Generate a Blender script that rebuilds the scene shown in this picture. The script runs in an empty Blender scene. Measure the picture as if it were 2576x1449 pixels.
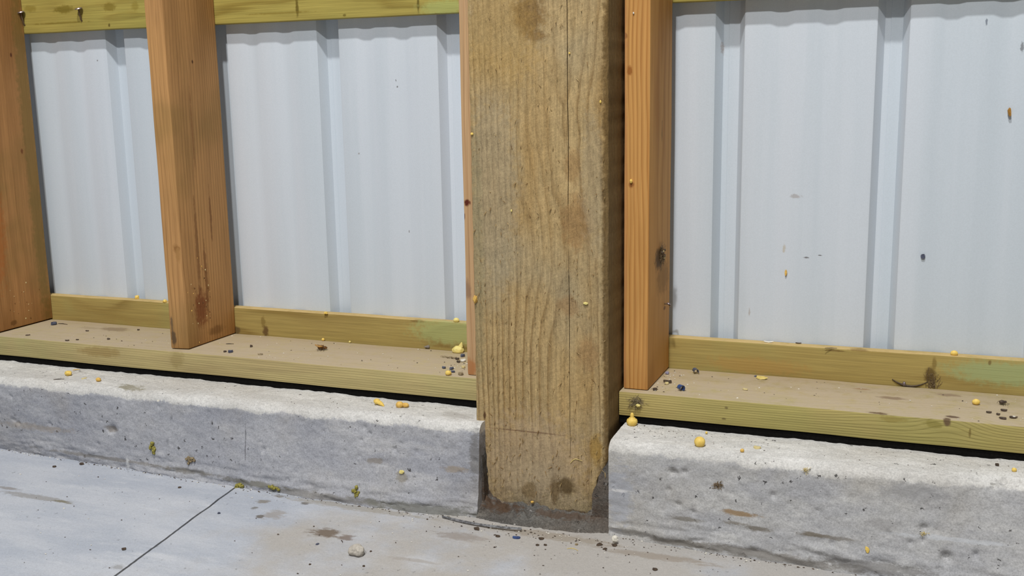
import bpy, bmesh, math, random
from mathutils import Vector, Matrix, noise

# ------------------------------------------------------------------ camera
sc = bpy.context.scene
C = sc.collection
F_PX, YAW, PITCH, ROLL = 2629.76, 0.37265, 0.18311, -0.0172
CAM = Vector((0.37416, -1.48767, 0.63361))
fwd = Vector((-math.sin(YAW)*math.cos(PITCH), math.cos(YAW)*math.cos(PITCH), -math.sin(PITCH)))
rgt0 = Vector((math.cos(YAW), math.sin(YAW), 0.0)); up0 = rgt0.cross(fwd)
rgt = math.cos(ROLL)*rgt0 + math.sin(ROLL)*up0
upv = -math.sin(ROLL)*rgt0 + math.cos(ROLL)*up0
cd = bpy.data.cameras.new('camera'); cam = bpy.data.objects.new('camera', cd); C.objects.link(cam)
cd.sensor_width = 36.0; cd.sensor_fit = 'HORIZONTAL'; cd.lens = F_PX/2576*36.0; cd.clip_start = 0.02
cam.matrix_world = Matrix(((rgt.x, upv.x, -fwd.x, CAM.x), (rgt.y, upv.y, -fwd.y, CAM.y), (rgt.z, upv.z, -fwd.z, CAM.z), (0, 0, 0, 1)))
sc.camera = cam
# ------------------------------------------------------------------ light: two hall lamps of one ceiling row and the soft light of the hall
world = bpy.data.worlds.new('hall'); sc.world = world; world.use_nodes = True
world.node_tree.nodes['Background'].inputs[0].default_value = (0.94, 0.97, 1.0, 1)
world.node_tree.nodes['Background'].inputs[1].default_value = AMBIENT = 0.10
for nm, y, pw in (('hall_lamp', -1.74, 395), ('hall_lamp.001', -3.69, 455)):
    l = bpy.data.lights.new(nm, 'POINT'); l.energy = pw; l.shadow_soft_size = 0.09; l.color = (1.0, 0.985, 0.96)
    o = bpy.data.objects.new(nm, l); C.objects.link(o); o.location = (0.02, y, 3.92)
vs = sc.view_settings
vs.view_transform = 'Standard'; vs.look = 'None'; vs.exposure = 0.0; vs.gamma = 1.0; vs.use_curve_mapping = False

# ------------------------------------------------------------------ helpers
PT = 0.192            # top of the sill plates
YS, D, T = 0.0, 0.1419, 0.0218   # stud fronts, stud depth, board thickness
YK = D + T            # inner face of the steel sheets
ZS, ZG = 0.2424, 0.7678
YP = -0.0145          # plate front
ZC = 0.1425           # curb top

def srgb(r, g, b, k=1.0):
    def f(c):
        c /= 255.0
        return c/12.92 if c <= 0.04045 else ((c+0.055)/1.055)**2.4
    return (min(1, f(r)*k), min(1, f(g)*k), min(1, f(b)*k), 1.0)

def link(name, me, mat=None, parent=None, loc=None):
    o = bpy.data.objects.new(name, me); C.objects.link(o)
    if mat is not None: me.materials.append(mat)
    if parent is not None: o.parent = parent
    if loc is not None: o.location = loc
    return o

def tag(o, label=None, cat=None, group=None, kind=None):
    if label: o['label'] = label
    if cat: o['category'] = cat
    if group: o['group'] = group
    if kind: o['kind'] = kind
    return o

def empty(name, loc=(0, 0, 0)):
    o = bpy.data.objects.new(name, None); C.objects.link(o); o.location = loc; o.empty_display_size = 0.05
    return o

def bm_mesh(bm, name, smooth=False, angle=None):
    bmesh.ops.recalc_face_normals(bm, faces=bm.faces[:])
    me = bpy.data.meshes.new(name); bm.to_mesh(me); bm.free()
    if smooth:
        me.shade_smooth()
        if angle: me.set_sharp_from_angle(angle=math.radians(angle))
    return me

def nz(x, y, z, s=1.0, oct=3):
    return noise.fractal(Vector((x*s, y*s, z*s)), 1.0, 2.0, oct)

# ------------------------------------------------------------------ node helpers
class NT:
    def __init__(self, name):
        self.m = bpy.data.materials.new(name); self.m.use_nodes = True
        self.t = self.m.node_tree; self.t.nodes.clear()
        out = self.t.nodes.new('ShaderNodeOutputMaterial'); self.b = self.t.nodes.new('ShaderNodeBsdfPrincipled')
        self.t.links.new(self.b.outputs[0], out.inputs[0])
    def put(self, sock, v):
        if isinstance(v, bpy.types.NodeSocket): self.t.links.new(v, sock)
        elif v is not None: sock.default_value = v
    def math(self, op, a, b=None, c=None, clamp=False):
        n = self.t.nodes.new('ShaderNodeMath'); n.operation = op; n.use_clamp = clamp
        self.put(n.inputs[0], a)
        if b is not None: self.put(n.inputs[1], b)
        if c is not None: self.put(n.inputs[2], c)
        return n.outputs[0]
    def vec(self, op, a, b=None):
        n = self.t.nodes.new('ShaderNodeVectorMath'); n.operation = op
        self.put(n.inputs[0], a)
        if b is not None: self.put(n.inputs[1], b)
        return n.outputs['Value'] if op in ('LENGTH', 'DISTANCE', 'DOT_PRODUCT') else n.outputs[0]
    def coord(self):
        return self.t.nodes.new('ShaderNodeTexCoord').outputs['Object']
    def sep(self, v):
        n = self.t.nodes.new('ShaderNodeSeparateXYZ'); self.put(n.inputs[0], v); return n.outputs[0], n.outputs[1], n.outputs[2]
    def comb(self, x, y, z):
        n = self.t.nodes.new('ShaderNodeCombineXYZ'); self.put(n.inputs[0], x); self.put(n.inputs[1], y); self.put(n.inputs[2], z); return n.outputs[0]
    def noise(self, v, scale, detail=3.0, rough=0.55, dist=0.0, color=False):
        n = self.t.nodes.new('ShaderNodeTexNoise'); self.put(n.inputs['Vector'], v)
        n.inputs['Scale'].default_value = scale; n.inputs['Detail'].default_value = detail
        n.inputs['Roughness'].default_value = rough; n.inputs['Distortion'].default_value = dist
        return n.outputs['Color' if color else 'Fac']
    def voro(self, v, scale, rnd=1.0):
        n = self.t.nodes.new('ShaderNodeTexVoronoi'); self.put(n.inputs['Vector'], v); n.inputs['Scale'].default_value = scale
        n.inputs['Randomness'].default_value = rnd
        return n.outputs['Distance'], n.outputs['Color']
    def ramp(self, f, stops):
        n = self.t.nodes.new('ShaderNodeValToRGB'); self.put(n.inputs[0], f); cr = n.color_ramp
        while len(cr.elements) < len(stops): cr.elements.new(0.5)
        for e, (p, c) in zip(cr.elements, stops):
            e.position = p; e.color = c if len(c) == 4 else (*c, 1)
        return n.outputs[0]
    def step(self, f, a, b):          # smooth 0..1 from a to b (also reversed)
        n = self.t.nodes.new('ShaderNodeMapRange'); n.interpolation_type = 'SMOOTHSTEP'
        self.put(n.inputs[0], f)
        if a < b: vals = (a, b, 0.0, 1.0)
        else: vals = (b, a, 1.0, 0.0)
        for i, x in enumerate(vals): n.inputs[1+i].default_value = x
        return n.outputs[0]
    def mix(self, f, a, b, mode='MIX'):
        n = self.t.nodes.new('ShaderNodeMix'); n.data_type = 'RGBA'; n.blend_type = mode
        self.put(n.inputs[0], f); self.put(n.inputs[6], a); self.put(n.inputs[7], b); return n.outputs[2]
    def bump(self, h, strength, dist, prev=None):
        n = self.t.nodes.new('ShaderNodeBump'); n.inputs['Strength'].default_value = strength; n.inputs['Distance'].default_value = dist
        self.put(n.inputs['Height'], h)
        if prev is not None: self.put(n.inputs['Normal'], prev)
        return n.outputs[0]
    def done(self, col, rough=0.7, normal=None, spec=0.3, metal=0.0):
        self.put(self.b.inputs['Base Color'], col); self.put(self.b.inputs['Roughness'], rough)
        self.put(self.b.inputs['Specular IOR Level'], spec); self.put(self.b.inputs['Metallic'], metal)
        if normal is not None: self.put(self.b.inputs['Normal'], normal)
        return self.m
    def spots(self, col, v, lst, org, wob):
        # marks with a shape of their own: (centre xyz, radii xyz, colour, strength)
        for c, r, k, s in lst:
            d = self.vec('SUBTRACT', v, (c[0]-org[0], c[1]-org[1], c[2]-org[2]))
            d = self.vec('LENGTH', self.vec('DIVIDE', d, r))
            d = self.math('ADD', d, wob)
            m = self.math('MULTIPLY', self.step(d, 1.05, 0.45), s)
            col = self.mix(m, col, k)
        return col

def wood(name, axis, org, pith, freq, light, dark, blotch, tint=None, amp=0.012, late=0.55, knots=(), spots=(),
         fibre=0.35, bumpk=0.5, rough=0.75, lo=0.62, saw=0.0, dust=None):
    """sawn timber: growth rings around a pith line, fibres along the grain, blotches, tint patches and marks"""
    n = NT(name); v = n.coord(); x, y, z = n.sep(v)
    a, b, c = {'x': (x, y, z), 'z': (z, x, y)}[axis]
    seed = sum(map(ord, name)) % 17
    st = n.comb(n.math('MULTIPLY', a, 1.0), n.math('MULTIPLY', b, 7.0), n.math('MULTIPLY', c, 7.0))
    st = n.vec('ADD', st, (seed, seed*0.7, 0))
    w1 = n.noise(st, 2.2, 2.0)
    w2 = n.noise(n.vec('ADD', st, (31.7, 3.3, 9.1)), 1.6, 2.0)
    bb = n.math('ADD', n.math('SUBTRACT', b, pith[0]), n.math('MULTIPLY', n.math('SUBTRACT', w1, 0.5), amp*2))
    cc = n.math('ADD', n.math('SUBTRACT', c, pith[1]), n.math('MULTIPLY', n.math('SUBTRACT', w2, 0.5), amp*2))
    r = n.math('SQRT', n.math('ADD', n.math('MULTIPLY', bb, bb), n.math('MULTIPLY', cc, cc)))
    for kc, kr, ka in knots:
        d = n.vec('DIVIDE', n.vec('SUBTRACT', v, (kc[0]-org[0], kc[1]-org[1], kc[2]-org[2])), kr)
        d2 = n.vec('DOT_PRODUCT', d, d)
        r = n.math('ADD', r, n.math('MULTIPLY', n.math('POWER', 2.718, n.math('MULTIPLY', d2, -1.0)), ka))
    fine = n.noise(n.comb(n.math('MULTIPLY', a, 9.0), n.math('MULTIPLY', b, 420.0), n.math('MULTIPLY', c, 420.0)), 1.0, 4.0, 0.6)
    ph = n.math('ADD', n.math('MULTIPLY', r, freq), n.math('MULTIPLY', fine, 0.25))
    fr = n.math('FRACT', ph)
    L = n.ramp(fr, [(0.0, (0.15,)*3), (0.25, (0.0,)*3), (lo, (0.25,)*3), (0.88, (1,)*3), (1.0, (0.15,)*3)])
    var = n.noise(n.vec('MULTIPLY', st, (1.0, 0.5, 0.5)), 1.3, 3.0)
    Lk = n.math('MULTIPLY', L, n.math('MULTIPLY', n.step(var, 0.25, 0.7), late))
    col = n.mix(Lk, light, dark)
    bl = n.noise(n.comb(n.math('MULTIPLY', a, 3.0), n.math('MULTIPLY', b, 16.0), n.math('MULTIPLY', c, 16.0)), 1.0, 4.0, 0.6)
    col = n.mix(n.math('MULTIPLY', n.step(bl, 0.42, 0.72), 0.75), col, blotch)
    if tint is not None:
        tn = n.noise(n.vec('ADD', v, (5.1+seed, 2.2, 7.7)), 4.5, 3.0)
        col = n.mix(n.math('MULTIPLY', n.step(tn, 0.5, 0.72), tint[1]), col, tint[0])
    fv = n.ramp(fine, [(0.25, (1-fibre,)*3), (0.75, (1+fibre*0.35,)*3)])
    col = n.mix(1.0, col, fv, 'MULTIPLY')
    if dust is not None:                # grey dust that has settled on the upward face
        g = n.t.nodes.new('ShaderNodeNewGeometry'); gz = n.sep(g.outputs['Normal'])[2]
        dn = n.noise(v, 38.0, 5.0, 0.7)
        k = n.math('MULTIPLY', n.step(gz, 0.5, 0.95), n.math('MULTIPLY', n.step(dn, 0.05, 0.6), dust[1]))
        col = n.mix(k, col, dust[0])
    wob = n.math('MULTIPLY', n.math('SUBTRACT', n.noise(v, 95.0, 4.0, 0.65), 0.5), 1.3)
    col = n.spots(col, v, spots, org, wob)
    h = n.math('ADD', n.math('MULTIPLY', L, 0.5), n.math('MULTIPLY', fine, 0.8))
    nr = n.bump(h, bumpk, 0.0012)
    if saw:                             # slanting marks of the band saw and torn fibres
        sw = n.noise(n.comb(n.math('MULTIPLY', n.math('SUBTRACT', a, n.math('MULTIPLY', b, 0.35)), 230.0), n.math('MULTIPLY', b, 45.0), c), 1.0, 3.0)
        tr = n.noise(n.comb(n.math('MULTIPLY', a, 90.0), n.math('MULTIPLY', b, 260.0), n.math('MULTIPLY', c, 260.0)), 1.0, 5.0, 0.7)
        nr = n.bump(n.math('ADD', n.math('MULTIPLY', sw, 0.45), n.math('MULTIPLY', tr, 1.9)), saw, 0.0022, nr)
        col = n.mix(1.0, col, n.ramp(tr, [(0.28, (0.72,)*3), (0.6, (1.04,)*3)]), 'MULTIPLY')
    return n.done(col, rough, nr, 0.25)

def concrete(name, base, dark, pale, warm, org=(0, 0, 0), spots=(), pits=0.5, bumpk=0.5, streak=(3.0, 9.0, 9.0), wamt=0.6, fine=0.25, warmx=None, top=None):
    n = NT(name); v = n.coord()
    sv = n.vec('MULTIPLY', v, streak)
    b1 = n.noise(sv, 2.1, 6.0, 0.62)
    b2 = n.noise(n.vec('ADD', sv, (7.3, 1.9, 4.4)), 3.6, 6.0, 0.65)
    b3 = n.noise(n.vec('ADD', v, (3.1, 8.2, 1.4)), 5.0, 5.0, 0.6)
    col = n.mix(n.step(b1, 0.36, 0.66), base, dark)
    col = n.mix(n.math('MULTIPLY', n.step(b2, 0.52, 0.74), 0.8), col, pale)
    wf = n.step(b3, 0.46, 0.68)
    if warmx: wf = n.math('MULTIPLY', n.step(n.math('ADD', n.sep(v)[0], n.math('MULTIPLY', n.math('SUBTRACT', b3, 0.5), 1.4)), warmx[0], warmx[1]), n.step(b3, 0.2, 0.5))
    col = n.mix(n.math('MULTIPLY', wf, wamt), col, warm)
    if top:                             # paler trowelled top with overhead light painted into its colour, ragged along the arris
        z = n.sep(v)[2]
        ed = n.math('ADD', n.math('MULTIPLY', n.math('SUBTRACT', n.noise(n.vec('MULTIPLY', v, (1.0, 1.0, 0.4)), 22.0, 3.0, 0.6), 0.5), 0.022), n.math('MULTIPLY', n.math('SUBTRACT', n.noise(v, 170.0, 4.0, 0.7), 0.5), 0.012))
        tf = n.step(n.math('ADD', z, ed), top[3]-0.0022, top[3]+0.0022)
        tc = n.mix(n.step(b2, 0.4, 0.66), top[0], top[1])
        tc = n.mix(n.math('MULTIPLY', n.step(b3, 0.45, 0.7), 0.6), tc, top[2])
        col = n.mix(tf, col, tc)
    g = n.noise(v, 420.0, 4.0, 0.7)
    col = n.mix(1.0, col, n.ramp(g, [(0.3, (1-fine,)*3), (0.62, (1+fine*0.4,)*3)]), 'MULTIPLY')
    mg = n.noise(n.vec('MULTIPLY', v, (1.0, 1.6, 1.6)), 130.0, 5.0, 0.72)
    col = n.mix(1.0, col, n.ramp(mg, [(0.3, (1-fine*0.7,)*3), (0.5, (1.0,)*3), (0.72, (1+fine*0.35,)*3)]), 'MULTIPLY')
    dv = n.vec('ADD', v, n.vec('MULTIPLY', n.vec('SUBTRACT', n.noise(v, 260.0, 2.0, 0.6, color=True), (0.5, 0.5, 0.5)), (0.012, 0.012, 0.012)))
    vd, vc = n.voro(dv, 85.0)
    vr = n.sep(vc)
    keep = n.step(vr[0], 0.68, 0.72)
    pm = n.math('MULTIPLY', n.step(n.math('SUBTRACT', vd, n.math('MULTIPLY', vr[1], 0.15)), 0.09, 0.0), keep)
    wm = n.math('MULTIPLY', n.step(n.math('SUBTRACT', vd, n.math('MULTIPLY', vr[2], 0.2)), 0.08, 0.0), n.step(vr[0], 0.22, 0.16))
    col = n.mix(n.math('MULTIPLY', wm, pits*0.35), col, srgb(216, 216, 216))
    col = n.mix(n.math('MULTIPLY', pm, pits), col, srgb(62, 60, 60))
    wob = n.math('MULTIPLY', n.math('SUBTRACT', n.noise(n.vec('MULTIPLY', v, (0.6, 1.4, 1.4)), 75.0, 6.0, 0.75), 0.5), 2.6)
    col = n.spots(col, v, spots, org, wob)
    h = n.math('SUBTRACT', n.math('ADD', n.math('MULTIPLY', g, 0.45), n.math('MULTIPLY', n.noise(v, 120.0, 4.0, 0.6), 0.7)), pm)
    return n.done(col, 0.85, n.bump(h, bumpk, 0.0020), 0.2)

def plain(name, col, var=0.25, scale=250.0, rough=0.6, spec=0.3, metal=0.0, bumpk=0.2, col2=None):
    n = NT(name); v = n.coord(); g = n.noise(v, scale, 4.0, 0.6)
    c = n.mix(n.step(g, 0.35, 0.65), col, col2) if col2 else n.mix(1.0, (*col[:3], 1), n.ramp(g, [(0.3, (1-var,)*3), (0.7, (1+var*0.4,)*3)]), 'MULTIPLY')
    return n.done(c, rough, n.bump(g, bumpk, 0.0008), spec, metal)

# ------------------------------------------------------------------ the floor: two slabs and the saw-cut joint between them
def joint_x(y): return -0.6465 - 0.127*(y+0.23) + 0.0012*noise.noise(Vector((0, y*22, 0)))
floor = empty('floor'); tag(floor, 'pale grey trowelled concrete floor with a saw-cut joint', kind='structure')
m_floor = concrete('floor_concrete', srgb(188, 192, 200), srgb(172, 178, 189), srgb(200, 203, 209), srgb(174, 169, 162), pits=0.35, bumpk=0.22,
    streak=(2.2, 7.0, 7.0), wamt=0.85, fine=0.12, warmx=(-0.60, -0.18), spots=[
    ((-0.4217, -0.2338, 0.0000), (0.030, 0.018, 0.02), srgb(112, 98, 84), 0.9), ((-0.3822, -0.2381, 0.0000), (0.016, 0.012, 0.02), srgb(104, 84, 66), 0.7),
    ((-0.5307, -0.2002, 0.0000), (0.022, 0.022, 0.02), srgb(150, 144, 138), 0.7), ((-0.5794, -0.1609, 0.0000), (0.012, 0.010, 0.02), srgb(128, 122, 112), 0.8),
    ((-0.5467, -0.2139, 0.0000), (0.008, 0.007, 0.02), srgb(98, 90, 80), 0.8), ((-0.5761, -0.1873, 0.0000), (0.007, 0.006, 0.02), srgb(104, 98, 88), 0.7), ((-0.5661, -0.1315, 0.0000), (0.012, 0.007, 0.02), srgb(132, 130, 128), 0.9),
    ((-0.5120, -0.1449, 0.0000), (0.010, 0.006, 0.02), srgb(98, 92, 84), 0.8), ((-0.2233, -0.1805, 0.0000), (0.045, 0.016, 0.02), srgb(138, 128, 120), 0.6),
    ((-0.9460, -0.2641, 0.0000), (0.09, 0.010, 0.02), srgb(146, 144, 142), 0.75), ((-0.8896, -0.2663, 0.0000), (0.022, 0.006, 0.02), srgb(120, 114, 92), 0.8), ((-1.0218, -0.2490, 0.0000), (0.03, 0.007, 0.02), srgb(136, 130, 124), 0.7),
    ((-0.0917, -0.1352, 0.0000), (0.12, 0.014, 0.02), srgb(150, 140, 126), 0.7), ((0.0599, -0.1531, 0.0000), (0.10, 0.012, 0.02), srgb(142, 130, 116), 0.6),
    ((-0.6320, -0.4260, 0.0000), (0.014, 0.008, 0.02), srgb(140, 138, 136), 0.6), ((-0.2537, -0.2750, 0.0000), (0.05, 0.006, 0.02), srgb(158, 152, 146), 0.6),
    ((-0.4209, -0.1344, 0.0000), (0.16, 0.012, 0.02), srgb(150, 142, 126), 0.6)])
def slab(x0, x1, side):
    ys = [0.1, 0.0, -0.06] + [-0.09 - 0.007*i for i in range(62)] + [-0.56, -0.7, -0.9, -1.3, -2.0, -3.2]
    vis = (-1.4, 0.62)
    us = []
    nx = 300
    verts, faces = [], []
    rows = []
    for y in ys:
        e = joint_x(y) - 0.0019 if side < 0 else joint_x(y) + 0.0019
        lo, hi = (x0, e) if side < 0 else (e, x1)
        row = []
        n1 = 110 if side < 0 else 190
        xs = []
        if side < 0: xs = [lo, lo+0.6, lo+1.0] + [-1.4 + (e+1.4)*i/n1 for i in range(n1+1)]
        else: xs = [e + (0.62-e)*i/n1 for i in range(n1+1)] + [0.9, 1.3, hi]
        j = len(xs)-1 if side < 0 else 0
        for i, x in enumerate(xs):
            z = 0.0006*nz(x, y, 0, 9, 3) + 0.0005*nz(x, y, 3, 60, 2)
            if i == j: z -= 0.0009 + 0.0008*abs(noise.noise(Vector((1, y*80, 0))))
            row.append(len(verts)); verts.append((x, y, z))
        b = len(verts); verts.append((xs[j], y, -0.008))
        rows.append(row + [b] if side < 0 else [b] + row)
    for r0, r1 in zip(rows, rows[1:]):
        for i in range(len(r0)-1): faces.append((r0[i], r1[i], r1[i+1], r0[i+1]))
    me = bpy.data.meshes.new('slab'); me.from_pydata(verts, [], faces); me.update(); me.shade_smooth(); me.set_sharp_from_angle(angle=math.radians(50))
    return link('slab', me, m_floor, floor)
slab(-3.2, 0, -1); slab(0, 2.6, 1)
bm = bmesh.new()
bmesh.ops.create_cube(bm, size=1, matrix=Matrix.Translation((-0.3, -1.5, -0.02)) @ Matrix.Diagonal((5.8, 3.4, 0.028, 1)))
link('joint_bed', bm_mesh(bm, 'joint_bed'), plain('joint_dirt', srgb(112, 104, 86), 0.4), floor)

# ------------------------------------------------------------------ the concrete curb, in two lengths either side of the post
def lerp_tab(tab, x):
    if x <= tab[0][0]: return tab[0][1]
    for (a, p), (b, q) in zip(tab, tab[1:]):
        if x <= b:
            t = (x-a)/(b-a); t = t*t*(3-2*t); return p + (q-p)*t
    return tab[-1][1]
BROW = {-1: [(-1.3, -0.123), (-1.0, -0.108), (-0.75, -0.104), (-0.24, -0.094)], 1: [(-0.02, -0.106), (0.29, -0.106), (0.52, -0.092)]}
FOOT = {-1: [(-1.25, -0.098), (-0.95, -0.108), (-0.68, -0.120), (-0.45, -0.124), (-0.32, -0.122), (-0.23, -0.108)], 1: [(-0.02, -0.106), (0.1, -0.116), (0.33, -0.121), (0.6, -0.118)]}
random.seed(11)
PITS = [(random.uniform(-1.3, 0.56), random.uniform(0.015, 0.128), random.choice((0.0022, 0.003, 0.003, 0.0045)), random.uniform(0.6, 1.2)) for _ in range(120)]
PITS += [(0.0718, 0.1074, 0.006, 1.5), (0.0887, 0.1094, 0.005, 1.3), (0.4310, 0.0354, 0.008, 1.5), (0.4660, 0.0428, 0.005, 1.2), (0.2107, 0.0915, 0.005, 1.0), (0.3819, 0.1336, 0.006, 1.0),
         (0.0809, 0.0618, 0.005, 1.2), (0.4952, 0.1438, 0.008, 1.4), (0.4025, 0.0699, 0.006, 1.2), (-0.3658, 0.0853, 0.003, 1.3), (-0.4139, 0.1112, 0.004, 1.2), (-0.4292, 0.0996, 0.004, 1.2), (-0.9231, 0.0674, 0.010, 1.0), (0.3872, 0.0492, 0.005, 1.2)]
CHIPS = [(-0.8760, -0.0935, 0.02, 0.004), (-0.8905, -0.1162, 0.012, 0.004), (-0.9149, -0.1368, 0.012, 0.003), (-1.0515, -0.1680, 0.03, 0.003), (0.4817, -0.0920, 0.03, 0.005), (0.5090, -0.0930, 0.02, 0.005), (-0.2633, -0.0962, 0.012, 0.003), (-0.5721, -0.1125, 0.02, 0.002)]
def curb_disp(x, y, z, top):
    d = 0.0016*nz(x, y, z, 14, 3) + 0.0010*nz(x, y, z+5, 70, 3)
    low = max(0.0, 1 - z/0.05)
    d += low*0.0050*nz(x*0.7, y*0.3, z*3.5, 26, 4)                # rough, layered foot
    if not top:
        for px, pz, pr, pd in PITS:
            if abs(px-x) < pr*2 and abs(pz-z) < pr*2:
                d -= pr*0.8*pd*math.exp(-(((x-px)/pr)**2 + ((z-pz)/pr)**2)*1.6)
    for px, py, pr, pd in CHIPS:
        q = ((x-px)/pr)**2 + ((y-py)/0.02)**2 + ((z-ZC)/0.02)**2
        if q < 4: d -= pd*math.exp(-q)*(0.7+1.2*abs(nz(x, y, z, 160, 2)))
    return d
def curb_top(x, y): return ZC + 0.0016*nz(x, y, ZC, 14, 3) + 0.0010*nz(x, y, ZC+5, 70, 3)
def curb(x0, x1, side):
    xs = []
    a, b = max(x0, -1.42), min(x1, 0.62)
    if x0 < a: xs += [x0 + (a-x0)*i/12 for i in range(12)]
    k = int((b-a)/0.0024); xs += [a + (b-a)*i/k for i in range(k+1)]
    if x1 > b: xs += [b + (x1-b)*(i+1)/12 for i in range(12)]
    verts, faces = [], []; rows = None
    RR = 0.017
    for x in xs:
        yb = lerp_tab(BROW[side], x) + 0.002*nz(x, 0, 0, 7, 2); yf = lerp_tab(FOOT[side], x)
        prof = []
        for y in (0.165, 0.10, 0.02, -0.005): prof.append((y, ZC, 0, 1, 1))
        n1 = 30
        yi = yb + RR
        for i in range(n1): prof.append((-0.008 + (yi+0.008)*(i/n1), ZC, 0, 1, 1))
        for i in range(9):
            t = i/8*math.pi/2
            prof.append((yi - RR*math.sin(t), ZC - RR + RR*math.cos(t), -math.sin(t), math.cos(t), 0.5 if i < 4 else 0))
        n2 = 54
        for i in range(1, n2+1):
            t = i/n2
            prof.append((yb + (yf-yb)*t**1.5, (ZC-RR)*(1-t), -1, 0, 0))
        prof.append((yf, -0.02, -1, 0, 0)); prof.append((0.165, -0.02, 0, 0, 1))
        row = []
        for (y, z, ny, nzz, tp) in prof:
            d = curb_disp(x, y, max(z, 0), tp > 0.9) if -0.02 < z and y < 0.1 else 0
            row.append(len(verts)); verts.append((x, y + ny*d, z + nzz*d))
        if rows is not None:
            for i in range(len(row)-1): faces.append((rows[i], row[i], row[i+1], rows[i+1]))
        else: first = row
        rows = row
    faces.append(tuple(first)); faces.append(tuple(reversed(rows)))
    me = bpy.data.meshes.new('concrete_curb'); me.from_pydata(verts, [], faces); me.update(); me.shade_smooth(); me.set_sharp_from_angle(angle=math.radians(55))
    return me
def cmat(nm, sp, warm, wamt, b=(173, 174, 179), d=(157, 159, 167), pl=(195, 195, 197)): return concrete(nm, srgb(*b), srgb(*d), srgb(*pl), warm, pits=0.9, bumpk=0.55, spots=sp, wamt=wamt, fine=0.24, top=(srgb(200, 199, 196), srgb(216, 215, 212), srgb(188, 184, 177), 0.1285))  # top tones paler than the face: trowelled finish plus painted-in light from above
kb = srgb(112, 106, 98)
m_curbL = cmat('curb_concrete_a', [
    ((-0.4889, -0.1224, 0.0051), (0.16, 0.03, 0.008), srgb(124, 120, 112), 0.6), ((-0.3041, -0.1187, 0.0049), (0.13, 0.03, 0.012), srgb(112, 112, 104), 0.75), ((-0.6225, -0.1195, 0.0090), (0.07, 0.03, 0.006), srgb(110, 108, 98), 0.8),
    ((-0.9098, -0.1099, 0.0140), (0.22, 0.03, 0.004), srgb(126, 122, 116), 0.7), ((-0.7614, -0.1150, 0.0137), (0.08, 0.03, 0.006), srgb(116, 112, 104), 0.7), ((-0.9230, -0.1081, 0.0688), (0.016, 0.03, 0.009), srgb(132, 126, 120), 0.8),
    ((-0.8935, -0.0833, 0.1425), (0.035, 0.014, 0.012), srgb(132, 126, 104), 0.8), ((-0.2797, -0.0594, 0.1425), (0.03, 0.02, 0.012), srgb(160, 156, 150), 0.6), ((-0.6442, -0.1071, 0.0766), (0.0011, 0.03, 0.040), srgb(96, 96, 100), 0.8), ((-1.0954, -0.1093, 0.0552), (0.10, 0.03, 0.008), srgb(158, 148, 136), 0.6), ((-0.8921, -0.1106, 0.0112), (0.006, 0.03, 0.012), srgb(206, 206, 206), 0.9), ((-0.2667, -0.1007, 0.0705), (0.03, 0.03, 0.006), srgb(150, 140, 128), 0.8),
    ((-0.4051, -0.1057, 0.0691), (0.018, 0.03, 0.006), srgb(138, 132, 126), 0.8), ((-0.2348, -0.0966, 0.0919), (0.012, 0.06, 0.05), srgb(112, 110, 108), 0.7), ((-0.3551, -0.1091, 0.0500), (0.010, 0.03, 0.012), srgb(140, 134, 122), 0.7)],
    srgb(172, 164, 152), 0.35)
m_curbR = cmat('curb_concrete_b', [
    ((0.1691, -0.1109, 0.0606), (0.032, 0.03, 0.0045), srgb(150, 128, 100), 0.95), ((0.0922, -0.1116, 0.0428), (0.03, 0.03, 0.004), srgb(122, 118, 110), 0.8), ((0.1615, -0.1123, 0.0461), (0.02, 0.03, 0.004), srgb(124, 118, 108), 0.8),
    ((0.1914, -0.1130, 0.0425), (0.022, 0.03, 0.005), srgb(116, 110, 100), 0.85), ((0.2650, -0.1136, 0.0452), (0.022, 0.03, 0.004), srgb(118, 110, 96), 0.85), ((0.2982, -0.1138, 0.0444), (0.022, 0.03, 0.004), srgb(130, 124, 116), 0.7),
    ((0.1902, -0.1176, 0.0071), (0.17, 0.04, 0.010), srgb(128, 124, 118), 0.8), ((0.0791, -0.1142, 0.0068), (0.06, 0.04, 0.008), srgb(118, 114, 108), 0.7), ((0.3350, -0.1189, 0.0128), (0.10, 0.04, 0.010), srgb(116, 114, 112), 0.7),
    ((-0.0041, -0.1071, 0.0617), (0.024, 0.03, 0.055), srgb(168, 172, 182), 0.7), ((-0.0041, -0.1070, 0.0707), (0.02, 0.03, 0.003), srgb(206, 206, 208), 0.9), ((0.3886, -0.1011, 0.1154), (0.05, 0.03, 0.012), srgb(150, 150, 152), 0.6),
    ((0.3568, -0.1081, 0.0699), (0.03, 0.03, 0.01), srgb(140, 138, 138), 0.5), ((0.4487, -0.1057, 0.0601), (0.09, 0.03, 0.004), srgb(196, 200, 206), 0.6)],
    srgb(178, 173, 163), 0.55, (184, 184, 184), (168, 169, 173), (201, 201, 200))
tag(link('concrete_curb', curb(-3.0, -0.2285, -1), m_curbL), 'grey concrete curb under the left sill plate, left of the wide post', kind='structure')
tag(link('concrete_curb', curb(-0.0215, 2.4, 1), m_curbR), 'grey pitted concrete curb under the right sill plate, right of the wide post', kind='structure')

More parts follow.
